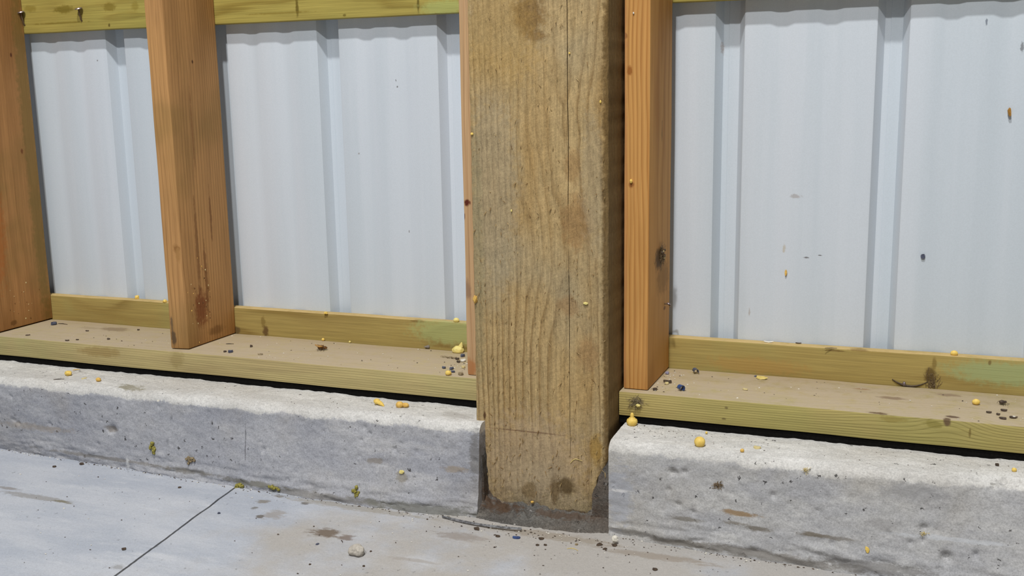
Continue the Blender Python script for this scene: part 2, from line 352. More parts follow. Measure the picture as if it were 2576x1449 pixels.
# mortar packed round the foot of the post
def mortar():
    verts, faces = [], []
    nx, ny = 110, 34
    X0, X1, Y0, Y1 = -0.2295, -0.0195, -0.126, -0.064
    for j in range(ny+1):
        for i in range(nx+1):
            x = X0 + (X1-X0)*i/nx; y = Y0 + (Y1-Y0)*j/ny
            t = (y - lerp_tab([(-0.23, -0.112), (-0.18, -0.119), (-0.08, -0.116), (-0.02, -0.102)], x) + 0.003*nz(x, 0, 9, 40, 3))/0.042
            t = max(0, min(1.15, t))
            h = 0.011*t**1.1
            e = max(0, 1-(x-X0)/0.03); h += 0.022*e*e*t; e2 = max(0, 1-(X1-x)/0.05); h += 0.010*e2*t
            h *= 1 + 0.5*nz(x, y, 0, 55, 3); h += 0.0050*nz(x, y, 2, 110, 4)*min(1, t*3)
            if t < 0.02: h = -0.004
            verts.append((x, y, h))
    for j in range(ny):
        for i in range(nx):
            a = j*(nx+1)+i; faces.append((a, a+1, a+nx+2, a+nx+1))
    me = bpy.data.meshes.new('mortar'); me.from_pydata(verts, [], faces); me.update(); me.shade_smooth()
    return me
m_mort = concrete('mortar_grey', srgb(112, 110, 106), srgb(80, 78, 76), srgb(140, 138, 132), srgb(88, 72, 58), pits=0.8, bumpk=1.0, fine=0.45,
    spots=[((-0.20, -0.08, 0.02), (0.04, 0.02, 0.03), srgb(84, 64, 48), 0.85), ((-0.10, -0.08, 0.02), (0.08, 0.012, 0.03), srgb(88, 70, 56), 0.7)])
mo = link('mortar_fill', mortar(), m_mort); tag(mo, 'rough dark grey mortar packed around the foot of the wide post', 'mortar')
bm = bmesh.new()
bmesh.ops.create_cube(bm, size=1, matrix=Matrix.Translation((-0.036, -0.060, 0.046)) @ Matrix.Diagonal((0.038, 0.030, 0.112, 1)))
bmesh.ops.subdivide_edges(bm, edges=bm.edges[:], cuts=11, use_grid_fill=True)
for v_ in bm.verts:
    x, y, z = v_.co
    if z > 0.05: v_.co.x += (z-0.05)*0.38*(1 if x < -0.036 else 0); v_.co.y += (z-0.05)*0.2
    if x < -0.05: v_.co.x -= max(0, 0.02-z)*0.3
    q = 0.004*nz(x, y, z, 60, 4); v_.co += Vector((q, -q, q*0.6))
link('corner_patch', bm_mesh(bm, 'corner_patch', True, 60), m_mort, mo)
bm = bmesh.new()
bmesh.ops.create_cube(bm, size=1, matrix=Matrix.Translation((-0.2355, -0.0745, 0.062)) @ Matrix.Diagonal((0.022, 0.026, 0.130, 1)))
bmesh.ops.subdivide_edges(bm, edges=bm.edges[:], cuts=15, use_grid_fill=True)
for v_ in bm.verts:
    x, y, z = v_.co; q = 0.0035*nz(x, y, z+3, 70, 4); v_.co += Vector((q*0.6 - 0.006*max(0, z-0.05)/0.07, -q + 0.12*max(0, z-0.10), q*0.5))
link('side_fill', bm_mesh(bm, 'side_fill', True, 60), m_mort, mo)

# ------------------------------------------------------------------ the steel cladding
RIB0, RP, RW = 0.0932, 0.2355, 0.0473
n_ = NT('white_steel'); v_ = n_.coord()
sx = n_.noise(n_.vec('MULTIPLY', v_, (14.0, 14.0, 0.5)), 1.0, 4.0, 0.6)
cl = n_.mix(n_.step(sx, 0.35, 0.65), srgb(206, 214, 223), srgb(197, 207, 216))
gr = n_.noise(v_, 500.0, 3.0, 0.6)
cl = n_.mix(1.0, cl, n_.ramp(gr, [(0.3, (0.95,)*3), (0.7, (1.01,)*3)]), 'MULTIPLY')
sm = srgb(166, 162, 162)
wobw = n_.math('MULTIPLY', n_.math('SUBTRACT', n_.noise(v_, 170.0, 4.0, 0.7), 0.5), 2.2)
cl = n_.spots(cl, v_, [((0.1977, 0.1637, 0.4723), (0.010, 0.02, 0.004), sm, 0.7), ((0.1834, 0.1637, 0.3911), (0.003, 0.02, 0.008), srgb(188, 182, 168), 0.8), ((0.0808, 0.1637, 0.6987), (0.005, 0.03, 0.012), sm, 0.9),
    ((0.2173, 0.1637, 0.3780), (0.005, 0.02, 0.0016), srgb(110, 108, 110), 0.9), ((0.2373, 0.1637, 0.3819), (0.004, 0.02, 0.0012), srgb(110, 108, 110), 0.9), ((0.4513, 0.1637, 0.7225), (0.0018, 0.02, 0.006), srgb(120, 128, 140), 0.9),
    ((0.1329, 0.1637, 0.2871), (0.002, 0.02, 0.007), srgb(170, 164, 160), 0.7), ((0.4990, 0.1637, 0.6867), (0.003, 0.02, 0.008), srgb(130, 134, 140), 0.9), ((-0.4809, 0.1637, 0.6610), (0.0015, 0.02, 0.0025), srgb(110, 108, 110), 0.9),
    ((-0.4790, 0.1637, 0.6502), (0.0015, 0.02, 0.0022), srgb(110, 108, 110), 0.9), ((-0.4665, 0.1637, 0.3976), (0.0015, 0.02, 0.003), srgb(120, 116, 116), 0.8), ((-0.5600, 0.1637, 0.5347), (0.002, 0.02, 0.002), srgb(150, 146, 146), 0.8), ((-1.1303, 0.1637, 0.7123), (0.002, 0.02, 0.002), srgb(120, 118, 116), 0.8)], (0, 0, 0), wobw)
m_steel = n_.done(cl, 0.5, n_.bump(n_.noise(v_, 7.0, 2.0), 0.05, 0.01), 0.35)
def sheet(k0, k1, off):
    pts = []
    for k in range(k0, k1+1):
        c = RIB0 + k*RP; h = RW/2; f = 0.0118
        rib = [(c-h-0.0015, 0), (c-h+0.001, 0.0008), (c-f-0.001, 0.0182), (c-f+0.0015, 0.019), (c-f*0.35, 0.019), (c-f*0.3, 0.0184), (c+f-0.0015, 0.019), (c+f+0.001, 0.0182), (c+h-0.001, 0.0008), (c+h+0.0015, 0)]
        if k == k0: rib = [(c-h-0.012, 0)] + rib
        pts += rib
        if k < k1:
            for fr in (0.335, 0.635):
                m = c + RP*fr
                pts += [(m-0.019, 0), (m-0.008, 0.0024), (m+0.006, 0.0024), (m+0.017, 0.0)]
        else: pts += [(c+h+0.006, 0.0), (c+h+0.0065, 0.0012)]
    zs = [0.146 + 1.5*i/60 for i in range(61)]
    verts, faces = [], []
    for z in zs:
        for x, d in pts:
            verts.append((x, YK + 0.0004 + d + off + (0.0005*nz(x*3, 0, z, 2.2, 2) if d < 0.003 else 0), z))
    w = len(pts)
    for j in range(60):
        for i in range(w-1): faces.append((j*w+i, j*w+i+1, (j+1)*w+i+1, (j+1)*w+i))
    me = bpy.data.meshes.new('metal_sheet'); me.from_pydata(verts, [], faces); me.update(); me.shade_smooth(); me.set_sharp_from_angle(angle=math.radians(25))
    o = link('metal_sheet', me, m_steel, wall)
    s = o.modifiers.new('gauge', 'SOLIDIFY'); s.thickness = 0.0006; s.offset = 1
    return o
wall = empty('wall_back'); tag(wall, 'white ribbed steel cladding sheets behind the timber framing', kind='structure')
sheet(-14, -10, 0.0); sheet(-10, -6, 0.0012); sheet(-6, -2, 0.0); sheet(-2, 2, 0.0012); sheet(2, 6, 0.0); sheet(6, 10, 0.0012)

# ------------------------------------------------------------------ timber
def board(name, x0, x1, y0, y1, z0, z1, mat_fn, org=None, bev=0.0025, cuts=None, wob=0.0008, parent=None, edge=None):
    """one sawn board: slightly uneven, eased edges; origin at its base"""
    ox, oy, oz = org if org else ((x0+x1)/2, (y0+y1)/2, z0)
    bm = bmesh.new()
    bmesh.ops.create_cube(bm, size=1, matrix=Matrix.Translation(((x0+x1)/2-ox, (y0+y1)/2-oy, (z0+z1)/2-oz)) @ Matrix.Diagonal((x1-x0, y1-y0, z1-z0, 1)))
    bmesh.ops.bevel(bm, geom=bm.edges[:], offset=bev, segments=2, profile=0.6, affect='EDGES')
    dims = (x1-x0, y1-y0, z1-z0); ax = dims.index(max(dims))
    n = max(6, int(dims[ax]/0.05))
    lo = -([ox-x0, oy-y0, oz-z0][ax])
    for i in range(1, n):
        co = [0, 0, 0]; co[ax] = lo + dims[ax]*i/n; no = [0, 0, 0]; no[ax] = 1
        bmesh.ops.bisect_plane(bm, geom=bm.verts[:]+bm.edges[:]+bm.faces[:], plane_co=co, plane_no=no)
    for v in bm.verts:
        p = v.co + Vector((ox, oy, oz)); a = p[ax]
        for q in range(3):
            if q != ax: v.co[q] += wob*nz(a*6, q*7.1, ox*3.3, 1, 2)
        if edge: edge(v, p)
    me = bm_mesh(bm, name, True, 35)
    return link(name, me, mat_fn((ox, oy, oz)), parent, (ox, oy, oz))

dk = srgb(92, 66, 38)
def stud_mat(nm, pith, sp=(), light=(200, 148, 92), dark=(160, 102, 52), bl=(158, 110, 66), freq=170, tint=None, knots=(), late=0.6, lo=0.62, fibre=0.25):
    return lambda org: wood(nm, 'z', org, pith, freq, srgb(*light), srgb(*dark), srgb(*bl), tint=tint, late=late, knots=knots, spots=sp, fibre=fibre, bumpk=0.35, lo=lo)
olive = (srgb(140, 122, 66), 0.75)
gz = srgb(196, 172, 120)
# the stud at the left edge of the photo
s = board('wall_stud', -1.3233, -1.2853, YS, D-0.0004, PT+0.002, 1.5, stud_mat('stud_wood_a', (-0.16, 0.05), freq=120, light=(184, 134, 82), dark=(134, 92, 50), bl=(150, 106, 60), tint=(srgb(132, 110, 58), 0.6), sp=[
    ((-1.2853, 0.128, 0.55), (0.03, 0.022, 0.55), srgb(128, 106, 56), 0.7), ((-1.2853, 0.02, 0.40), (0.03, 0.03, 0.14), srgb(168, 96, 40), 0.6),
    ((-1.2853, 0.1027, 0.7257), (0.01, 0.004, 0.006), srgb(84, 40, 24), 0.9), ((-1.2853, 0.1051, 0.5397), (0.01, 0.004, 0.007), srgb(110, 60, 30), 0.8), ((-1.2853, 0.0419, 0.2051), (0.01, 0.010, 0.006), srgb(112, 76, 36), 0.8)]))
tag(s, 'orange-brown wall stud cut by the left edge of the photo', 'stud', 'upright wall studs')
# the stud in the middle of the left bays
def wane(v, p):
    if p.y < 0.02 and p.x > -0.846 and p.z < 0.62:
        k = min(1, (0.62-p.z)/0.25); v.co.y += 0.007*k*(0.6+0.5*nz(0, 0, p.z, 8, 2)); v.co.x -= 0.002*k
    if p.y < 0.01 and p.x < -0.86: v.co.x += 0.0015*nz(1, 2, p.z, 20, 3)
s = board('wall_stud', -0.870, -0.832, YS, D-0.0004, PT+0.0012, 1.5, stud_mat('stud_wood_b', (0.05, -0.09), freq=150, light=(196, 148, 94), dark=(134, 94, 52), bl=(162, 120, 74), tint=(srgb(140, 112, 62), 0.5), sp=[
    ((-0.8320, 0.0454, 0.2606), (0.01, 0.022, 0.040), srgb(118, 62, 30), 0.8), ((-0.8320, 0.0650, 0.3124), (0.012, 0.006, 0.09), srgb(112, 68, 32), 0.6), ((-0.8320, 0.0457, 0.3738), (0.012, 0.005, 0.11), srgb(100, 60, 28), 0.55), ((-0.8320, 0.0893, 0.4265), (0.012, 0.004, 0.06), srgb(108, 66, 32), 0.6), ((-0.8320, 0.0544, 0.5790), (0.012, 0.003, 0.09), srgb(112, 68, 34), 0.5),
    ((-0.8320, 0.0681, 0.7000), (0.01, 0.003, 0.004), srgb(80, 48, 26), 0.9), ((-0.8425, 0.0000, 0.3763), (0.010, 0.006, 0.010), srgb(138, 96, 50), 0.9), ((-0.8409, 0.0000, 0.3658), (0.006, 0.006, 0.02), srgb(164, 122, 72), 0.9), ((-0.8628, 0.0000, 0.2130), (0.006, 0.01, 0.018), srgb(86, 70, 52), 0.85), ((-0.8648, 0.0000, 0.2385), (0.003, 0.01, 0.02), srgb(96, 78, 58), 0.8), ((-0.8320, 0.0832, 0.2115), (0.012, 0.03, 0.010), srgb(120, 84, 46), 0.6)]),
    edge=wane)
tag(s, 'orange wall stud with rounded front corner standing between the two left bays', 'stud', 'upright wall studs')
# the stud tucked against the left of the post
s = board('wall_stud', -0.2866, -0.2486, YS, D-0.0004, PT, 1.5, stud_mat('stud_wood_c', (-0.10, -0.03), freq=110, light=(200, 164, 122), dark=(170, 126, 84), bl=(186, 150, 114), sp=[
    ((-0.2806, 0.0000, 0.4690), (0.006, 0.01, 0.007), srgb(92, 40, 26), 1.0), ((-0.2753, 0.0000, 0.4692), (0.002, 0.01, 0.004), srgb(110, 56, 36), 0.9), ((-0.2837, 0.0000, 0.2039), (0.02, 0.01, 0.018), srgb(178, 116, 66), 0.7), ((-0.2830, 0.0000, 0.3304), (0.008, 0.01, 0.02), srgb(128, 100, 84), 0.6), ((-0.2853, 0.0000, 0.4472), (0.002, 0.01, 0.006), srgb(96, 50, 36), 0.8)]))
tag(s, 'pale pinkish wall stud squeezed against the left side of the wide post', 'stud', 'upright wall studs')
# the stud right of the post
s = board('wall_stud', -0.0286, 0.0094, YS, D-0.0004, PT, 1.5, stud_mat('stud_wood_d', (0.34, -0.05), freq=150, light=(208, 156, 90), dark=(158, 100, 42), bl=(184, 132, 72), late=1.0, lo=0.5, fibre=0.2, sp=[
    ((0.0094, 0.0703, 0.3825), (0.01, 0.040, 0.022), srgb(74, 58, 36), 0.85), ((0.0094, 0.1061, 0.2977), (0.01, 0.01, 0.004), srgb(96, 60, 40), 0.7), ((0.0094, 0.0759, 0.5754), (0.01, 0.003, 0.020), srgb(96, 68, 40), 0.7), ((0.0094, 0.0931, 0.3477), (0.01, 0.05, 0.03), srgb(124, 92, 44), 0.5),
    ((-0.0206, 0.0000, 0.6640), (0.005, 0.01, 0.009), srgb(150, 92, 38), 0.9), ((-0.0176, 0.0000, 0.5008), (0.005, 0.01, 0.006), srgb(140, 84, 40), 0.8), ((-0.0272, 0.0000, 0.7131), (0.004, 0.01, 0.006), srgb(120, 76, 36), 0.8), ((-0.0283, 0.0000, 0.4802), (0.005, 0.012, 0.5), srgb(178, 124, 84), 0.5)]))
tag(s, 'bright orange striped wall stud just right of the wide post', 'stud', 'upright wall studs')

def green_mat(nm, light, dark, bl, tint, pith, freq, sp=(), knots=(), late=0.6, dust=None, amp=0.012, bumpk=0.5, lo=0.62):
    return lambda org: wood(nm, 'x', org, pith, freq, srgb(*light), srgb(*dark), srgb(*bl), tint=(srgb(*tint[:3]), tint[3]), late=late, knots=knots, spots=sp, dust=dust, fibre=0.25, bumpk=bumpk, amp=amp, lo=lo)
dust = (srgb(178, 162, 138), 0.9)
smd = srgb(126, 106, 82)
o = board('sill_plate', -3.0, -0.2435, YP, D-0.0006, PT-0.038, PT-0.0004, green_mat('plate_wood_a', (190, 174, 122), (140, 122, 72), (172, 152, 108), (160, 166, 108, 0.5), (0.02, 0.35), 260, late=0.5, dust=dust, sp=[
    ((-1.0882, 0.1024, 0.1920), (0.04, 0.018, 0.02), smd, 0.65), ((-1.1467, 0.0958, 0.1920), (0.03, 0.01, 0.02), srgb(150, 134, 110), 0.5), ((-1.0225, -0.0145, 0.1788), (0.06, 0.02, 0.012), srgb(146, 122, 72), 0.6), ((-0.8475, -0.0145, 0.1772), (0.02, 0.02, 0.02), srgb(150, 132, 84), 0.6)], amp=0.004))
tag(o, 'green-tinted treated sill plate on the left curb, under three studs', 'board', 'sill plates')
kn = [((0.4292, -0.0145, 0.1928), (0.045, 0.05, 0.022), 0.016), ((0.3407, -0.0145, 0.1897), (0.06, 0.05, 0.014), 0.007)]
o = board('sill_plate', -0.0320, 2.4, YP, D-0.0006, PT-0.038, PT-0.0004, green_mat('plate_wood_b', (184, 167, 106), (116, 98, 48), (170, 150, 88), (160, 156, 90, 0.5), (0.03, 0.42), 300, late=0.95, dust=dust, knots=kn, sp=[
    ((0.3511, 0.0714, 0.1920), (0.024, 0.010, 0.02), srgb(132, 112, 90), 0.85), ((0.4292, 0.1116, 0.1920), (0.020, 0.009, 0.02), srgb(138, 118, 98), 0.8), ((0.3353, -0.0106, 0.1920), (0.017, 0.006, 0.003), srgb(104, 84, 58), 0.95), ((0.4326, 0.0021, 0.1920), (0.011, 0.006, 0.004), srgb(98, 78, 62), 0.95), ((0.3082, 0.1057, 0.1920), (0.016, 0.006, 0.02), srgb(148, 118, 86), 0.7),
    ((0.4254, -0.0145, 0.1885), (0.0065, 0.012, 0.009), srgb(100, 80, 58), 0.95), ((0.3564, -0.0145, 0.1855), (0.022, 0.02, 0.005), srgb(140, 124, 62), 0.6), ((0.4098, -0.0145, 0.1835), (0.016, 0.02, 0.007), srgb(130, 120, 58), 0.7), ((0.1294, -0.0145, 0.1805), (0.004, 0.01, 0.003), srgb(108, 94, 58), 0.8), ((0.1257, -0.0145, 0.1638), (0.004, 0.01, 0.002), srgb(108, 94, 58), 0.8), ((0.4548, -0.0145, 0.1758), (0.002, 0.02, 0.008), srgb(116, 100, 52), 0.8)], amp=0.003))
tag(o, 'green-tinted treated sill plate with knots on the right curb', 'board', 'sill plates')
o = board('skirt_board', -3.0, 2.4, D, YK, 0.150, ZS, green_mat('skirt_wood', (170, 150, 88), (122, 96, 42), (156, 134, 78), (156, 156, 98, 0.55), (0.25, 0.03), 95, late=0.8, amp=0.02, dust=(srgb(206, 178, 124), 0.7), sp=[
    ((-0.7653, 0.1419, 0.2009), (0.008, 0.02, 0.014), srgb(96, 70, 40), 0.9), ((-0.7693, 0.1419, 0.2199), (0.006, 0.02, 0.014), srgb(122, 100, 48), 0.7), ((-0.4444, 0.1419, 0.2403), (0.018, 0.01, 0.0035), srgb(120, 96, 50), 0.8), ((-0.3828, 0.1419, 0.2249), (0.09, 0.02, 0.03), srgb(160, 166, 108), 0.75), ((0.5056, 0.1419, 0.2222), (0.10, 0.02, 0.022), srgb(152, 162, 112), 0.85),
    ((0.4041, 0.1419, 0.2108), (0.010, 0.02, 0.016), srgb(94, 74, 36), 0.9), ((0.4086, 0.1419, 0.2295), (0.004, 0.02, 0.012), srgb(126, 106, 54), 0.8), ((0.2666, 0.1419, 0.2390), (0.020, 0.02, 0.0016), srgb(112, 88, 46), 0.8), ((0.3013, 0.1419, 0.2416), (0.022, 0.02, 0.0016), srgb(124, 100, 52), 0.7), ((0.1475, 0.1419, 0.2057), (0.10, 0.02, 0.016), srgb(168, 134, 74), 0.6), ((-0.8310, 0.1419, 0.1988), (0.010, 0.02, 0.010), srgb(92, 72, 44), 0.8), ((0.4836, 0.1419, 0.2371), (0.003, 0.02, 0.005), srgb(110, 92, 50), 0.8)]))
tag(o, 'low green-tinted skirt board along the foot of the white steel wall', 'board')
o = board('wall_girt', -3.0, 2.4, D, YK, ZG, ZG+0.14, green_mat('girt_wood', (180, 164, 86), (134, 112, 44), (166, 148, 74), (170, 164, 84, 0.55), (0.3, 0.06), 110, late=0.75, amp=0.02, sp=[
    ((-1.1819, 0.1419, 0.8092), (0.030, 0.02, 0.009), srgb(120, 104, 34), 0.85), ((-1.0709, 0.1419, 0.8095), (0.020, 0.02, 0.010), srgb(128, 110, 38), 0.75), ((-1.2662, 0.1419, 0.8144), (0.018, 0.02, 0.008), srgb(130, 112, 38), 0.6), ((-1.0101, 0.1419, 0.8082), (0.010, 0.02, 0.010), srgb(140, 122, 46), 0.6), ((-0.6587, 0.1419, 0.7904), (0.004, 0.02, 0.020), srgb(106, 90, 30), 0.9), ((-0.4227, 0.1419, 0.7838), (0.003, 0.02, 0.018), srgb(100, 88, 34), 0.9),
    ((-0.3732, 0.1419, 0.7764), (0.06, 0.02, 0.016), srgb(176, 182, 108), 0.8), ((-1.0745, 0.1419, 0.7760), (0.003, 0.02, 0.004), srgb(96, 80, 30), 0.9), ((-0.5648, 0.1419, 0.7729), (0.004, 0.02, 0.003), srgb(110, 96, 36), 0.8), ((-1.1949, 0.1419, 0.7844), (0.09, 0.02, 0.002), srgb(120, 102, 32), 0.7), ((-0.6977, 0.1419, 0.7819), (0.08, 0.02, 0.002), srgb(126, 106, 36), 0.6)]))
tag(o, 'yellow-green horizontal girt board across the top of the photo', 'board')
m_seal = plain('seal_foam', srgb(22, 21, 20), 0.3, 300, 0.95, 0.05)
for x0, x1, lb in ((-3.0, -0.244, 'black foam sill seal in the gap under the left sill plate'), (-0.0315, 2.4, 'black foam sill seal in the gap under the right sill plate')):
    o = board('sill_seal', x0, x1, YP+0.0035, D-0.002, ZC-0.0012, PT-0.0384, lambda org: m_seal, bev=0.001, wob=0.0002); tag(o, lb, 'seal strip', 'sill seal strips')

# ------------------------------------------------------------------ the wide post: rough-sawn, with a long drying crack
PX0, PX1, PF, PB = -0.2420, -0.0326, -0.0693, D-0.0004
PO = (-0.137, 0.036, 0.0)
def post_mesh():
    verts, faces = [], []
    zs = [-0.01] + [0.0 + 0.006*i for i in range(152)] + [0.93, 1.0, 1.2, 1.5]
    prev = None
    for z in zs:
        l = PX0 - 0.0025*max(0, (0.30-z)/0.3); r = PX1
        if z < 0.10: r -= 0.016*min(1, (0.10-z)/0.03) + 0.014*((0.10-z)/0.10)**2
        if z < 0.045: l += 0.026*((0.045-z)/0.045)**1.6
        l += 0.0008*nz(3, 0, z, 45, 2); r += 0.0009*nz(5, 0, z, 45, 2)
        cr = -0.0915 + 0.0015*noise.noise(Vector((0, 0, z*8)))
        on = 1.0
        if z < 0.10: on = 0
        elif 0.376 < z < 0.480: on = 0.15
        w = 0.0006*on*(0.75+0.5*abs(noise.noise(Vector((3, 0, z*14)))))
        if z < 0.27: w *= 0.55
        ring = []
        fx = [l + 0.002 + (cr-0.0022-l-0.002)*i/42 for i in range(43)] + [cr-w-0.0001, cr, cr+w+0.0001] + [cr+0.0022 + (r-0.0012-cr-0.0022)*i/17 for i in range(18)]
        ci = 44
        pts = [(l, PF+0.003), (l+0.0006, PF+0.001)]
        for i, x in enumerate(fx):
            y = PF + 0.0011*nz(x*1.0, 0, z*0.12, 90, 2) + 0.0012*nz(x, 4, z, 22, 3)
            if i == ci: y = PF + (0.014 if on > 0.5 else 0.0015*on)
            if x > r-0.010: y += 0.0018*((x-(r-0.010))/0.010)**2*(1.2 + nz(0, 1, z, 30, 2))
            if z < 0.06: y += 0.006*((0.06-z)/0.06)**2 + 0.003*nz(x, 0, z, 60, 2)*(0.06-z)/0.06
            pts.append((x, y))
        pts += [(r-0.0003, PF+0.0026), (r, PF+0.0045), (r+0.0003*nz(0, 0, z, 20, 2), 0.03), (r, PB-0.003), (r-0.003, PB), (l+0.003, PB), (l, PB-0.003), (l, 0.03)]
        # fixed count per ring
        ring = pts
        idx = []
        for x, y in ring:
            idx.append(len(verts)); verts.append((x-PO[0], y-PO[1], z))
        if prev is not None:
            n = len(idx)
            for i in range(n): faces.append((prev[i], prev[(i+1) % n], idx[(i+1) % n], idx[i]))
        else: faces.append(tuple(idx))
        prev = idx
    faces.append(tuple(reversed(prev)))
    me = bpy.data.meshes.new('post_timber'); me.from_pydata(verts, [], faces); me.update()
    bm = bmesh.new(); bm.from_mesh(me); me2 = bm_mesh(bm, 'post_timber', True, 32); bpy.data.meshes.remove(me)
    return me2
post = empty('timber_post', PO); tag(post, 'wide rough-sawn brown timber post standing on the floor between two curbs', 'post')
pdust = ((-0.1515, -0.0693, 0.0826), (0.115, 0.03, 0.10), srgb(182, 162, 136), 0.5)
pk = [((-0.1285, -0.0693, 0.4039), (0.05, 0.05, 0.11), 0.012), ((-0.0614, -0.0693, 0.5976), (0.03, 0.05, 0.10), 0.007)]
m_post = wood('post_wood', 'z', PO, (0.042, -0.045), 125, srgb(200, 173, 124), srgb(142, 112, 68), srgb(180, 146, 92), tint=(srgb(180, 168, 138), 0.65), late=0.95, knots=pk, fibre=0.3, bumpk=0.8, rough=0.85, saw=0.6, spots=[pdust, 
    ((-0.1481, -0.0693, 0.7441), (0.030, 0.03, 0.034), srgb(112, 82, 46), 0.75), ((-0.1396, -0.0693, 0.7140), (0.022, 0.03, 0.010), srgb(116, 84, 48), 0.6), ((-0.0978, -0.0693, 0.0511), (0.018, 0.03, 0.020), srgb(96, 76, 44), 0.85), ((-0.1586, -0.0693, 0.0371), (0.016, 0.03, 0.018), srgb(120, 96, 54), 0.6), ((-0.1169, -0.0693, 0.0424), (0.009, 0.03, 0.028), srgb(102, 80, 44), 0.7),
    ((-0.1787, -0.0693, 0.0068), (0.09, 0.03, 0.010), srgb(172, 158, 142), 0.7), ((-0.0887, -0.0693, 0.0080), (0.05, 0.03, 0.008), srgb(104, 82, 66), 0.8), ((-0.1988, -0.0693, -0.0102), (0.05, 0.03, 0.010), srgb(80, 58, 46), 0.8), ((-0.1636, -0.0693, 0.1317), (0.075, 0.03, 0.0016), srgb(124, 96, 72), 0.7), ((-0.2291, -0.0693, 0.1504), (0.003, 0.03, 0.008), srgb(92, 62, 38), 0.9),
    ((-0.0510, -0.0693, 0.1158), (0.012, 0.03, 0.030), srgb(168, 132, 58), 0.7), ((-0.0797, -0.0693, 0.4518), (0.030, 0.03, 0.05), srgb(160, 122, 76), 0.6), ((-0.0852, -0.0693, 0.5310), (0.016, 0.03, 0.03), srgb(160, 122, 74), 0.5), ((-0.2076, -0.0693, 0.5009), (0.05, 0.03, 0.20), srgb(172, 158, 130), 0.55), ((-0.1966, -0.0693, 0.7215), (0.08, 0.03, 0.10), srgb(182, 148, 84), 0.5), ((-0.0559, -0.0693, 0.5145), (0.022, 0.03, 0.12), srgb(172, 158, 128), 0.5), ((-0.2354, -0.0693, 0.3998), (0.014, 0.03, 0.25), srgb(150, 140, 106), 0.5),
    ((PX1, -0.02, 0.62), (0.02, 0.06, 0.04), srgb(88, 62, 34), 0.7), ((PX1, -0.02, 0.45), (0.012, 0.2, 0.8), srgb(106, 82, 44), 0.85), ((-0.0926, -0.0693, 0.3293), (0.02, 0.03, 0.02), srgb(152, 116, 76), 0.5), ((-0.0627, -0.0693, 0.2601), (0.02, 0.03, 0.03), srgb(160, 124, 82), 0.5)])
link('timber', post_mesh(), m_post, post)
random.seed(5)
def sliver(vs, fs, p, d, L, w, nrm):
    d = d.normalized(); s = d.cross(nrm).normalized()
    b = len(vs); mid = p + d*L*0.5 + nrm*w*1.4; tip = p + d*L + nrm*w*random.uniform(0.5, 4)
    for q, k in ((p, 1.0), (mid, 0.8)):
        vs += [q - s*w*k, q + s*w*k, q + nrm*w*0.8*k]
    vs.append(tip)
    fs += [(b, b+1, b+4, b+3), (b+1, b+2, b+5, b+4), (b+2, b, b+3, b+5), (b+3, b+4, b+6), (b+4, b+5, b+6), (b+5, b+3, b+6)]
vs_, fs_ = [], []
for i in range(520):
    z = 0.03 + 0.8*random.random()**1.25; x = random.uniform(PX0+0.004, PX1-0.004)
    if z > 0.5 and random.random() < 0.6: continue
    a = random.gauss(0, 0.5); up = 1 if random.random() < 0.35 else -1
    sliver(vs_, fs_, Vector((x-PO[0], PF-PO[1]-0.0004, z)), Vector((math.sin(a), -0.15, up*math.cos(a))), random.uniform(0.002, 0.0085), random.uniform(0.0003, 0.0008), Vector((0, -1, 0)))
me = bpy.data.meshes.new('splinters'); me.from_pydata([tuple(v) for v in vs_], [], fs_); me.update()
sp = link('splinters', me, plain('splinter_wood', srgb(176, 152, 106), col2=srgb(128, 98, 58), scale=60), post); sp['kind'] = 'stuff'; sp['label'] = 'torn wood fibres on the sawn face'

# ------------------------------------------------------------------ small things
m_foam = plain('foam_yellow', srgb(236, 206, 112), col2=srgb(224, 188, 90), scale=140, rough=0.55, bumpk=0.25)
m_foamp = plain('foam_pale', srgb(232, 218, 140), col2=srgb(220, 200, 118), scale=140, rough=0.6, bumpk=0.25)
m_foamo = plain('foam_orange', srgb(226, 186, 100), col2=srgb(208, 166, 84), scale=140, rough=0.6)
m_white = plain('white_flake', srgb(226, 222, 210), 0.15)
m_cream = plain('cream_flake', srgb(216, 200, 146), 0.25)
m_bark = plain('dark_bark', srgb(62, 52, 46), col2=srgb(88, 74, 60), scale=300)
m_slate = plain('slate_chip', srgb(92, 98, 118), col2=srgb(64, 66, 80), scale=300, rough=0.5)
m_blue = plain('blue_shaving', srgb(58, 86, 140), col2=srgb(40, 56, 96), scale=200, rough=0.35, spec=0.5)
m_nail = plain('nail_steel', srgb(150, 138, 142), 0.3, 400, 0.4, 0.5, 0.7)
m_rust = plain('nail_rust', srgb(112, 92, 70), 0.4, 400, 0.6, 0.4, 0.4)
m_wire = plain('galvanised_strip', srgb(160, 162, 166), col2=srgb(104, 104, 106), scale=200, rough=0.4, metal=0.6, spec=0.5)
m_straw = plain('straw', srgb(206, 186, 120), 0.3)
m_moss = plain('moss', srgb(172, 162, 74), col2=srgb(112, 106, 56), scale=500)
m_tan = plain('tan_lump', srgb(156, 140, 108), col2=srgb(120, 104, 80), scale=300)
m_stone = concrete('pebble_stone', srgb(196, 190, 180), srgb(172, 166, 156), srgb(214, 210, 202), srgb(186, 172, 150), pits=0.2, bumpk=0.7, fine=0.25)
m_bug = plain('beetle_brown', srgb(120, 78, 30), col2=srgb(70, 46, 24), scale=300, rough=0.4)
m_wing = plain('wing_brown', srgb(168, 124, 58), 0.3, 300, 0.4)
m_grey = plain('grey_crumb', srgb(134, 126, 118), 0.3)
m_fluff = plain('fluff', srgb(92, 74, 50), col2=srgb(136, 116, 88), scale=400)
ROT = {'z': Matrix(), '-y': Matrix.Rotation(math.pi/2, 4, 'X'), 'x': Matrix.Rotation(math.pi/2, 4, 'Y')}

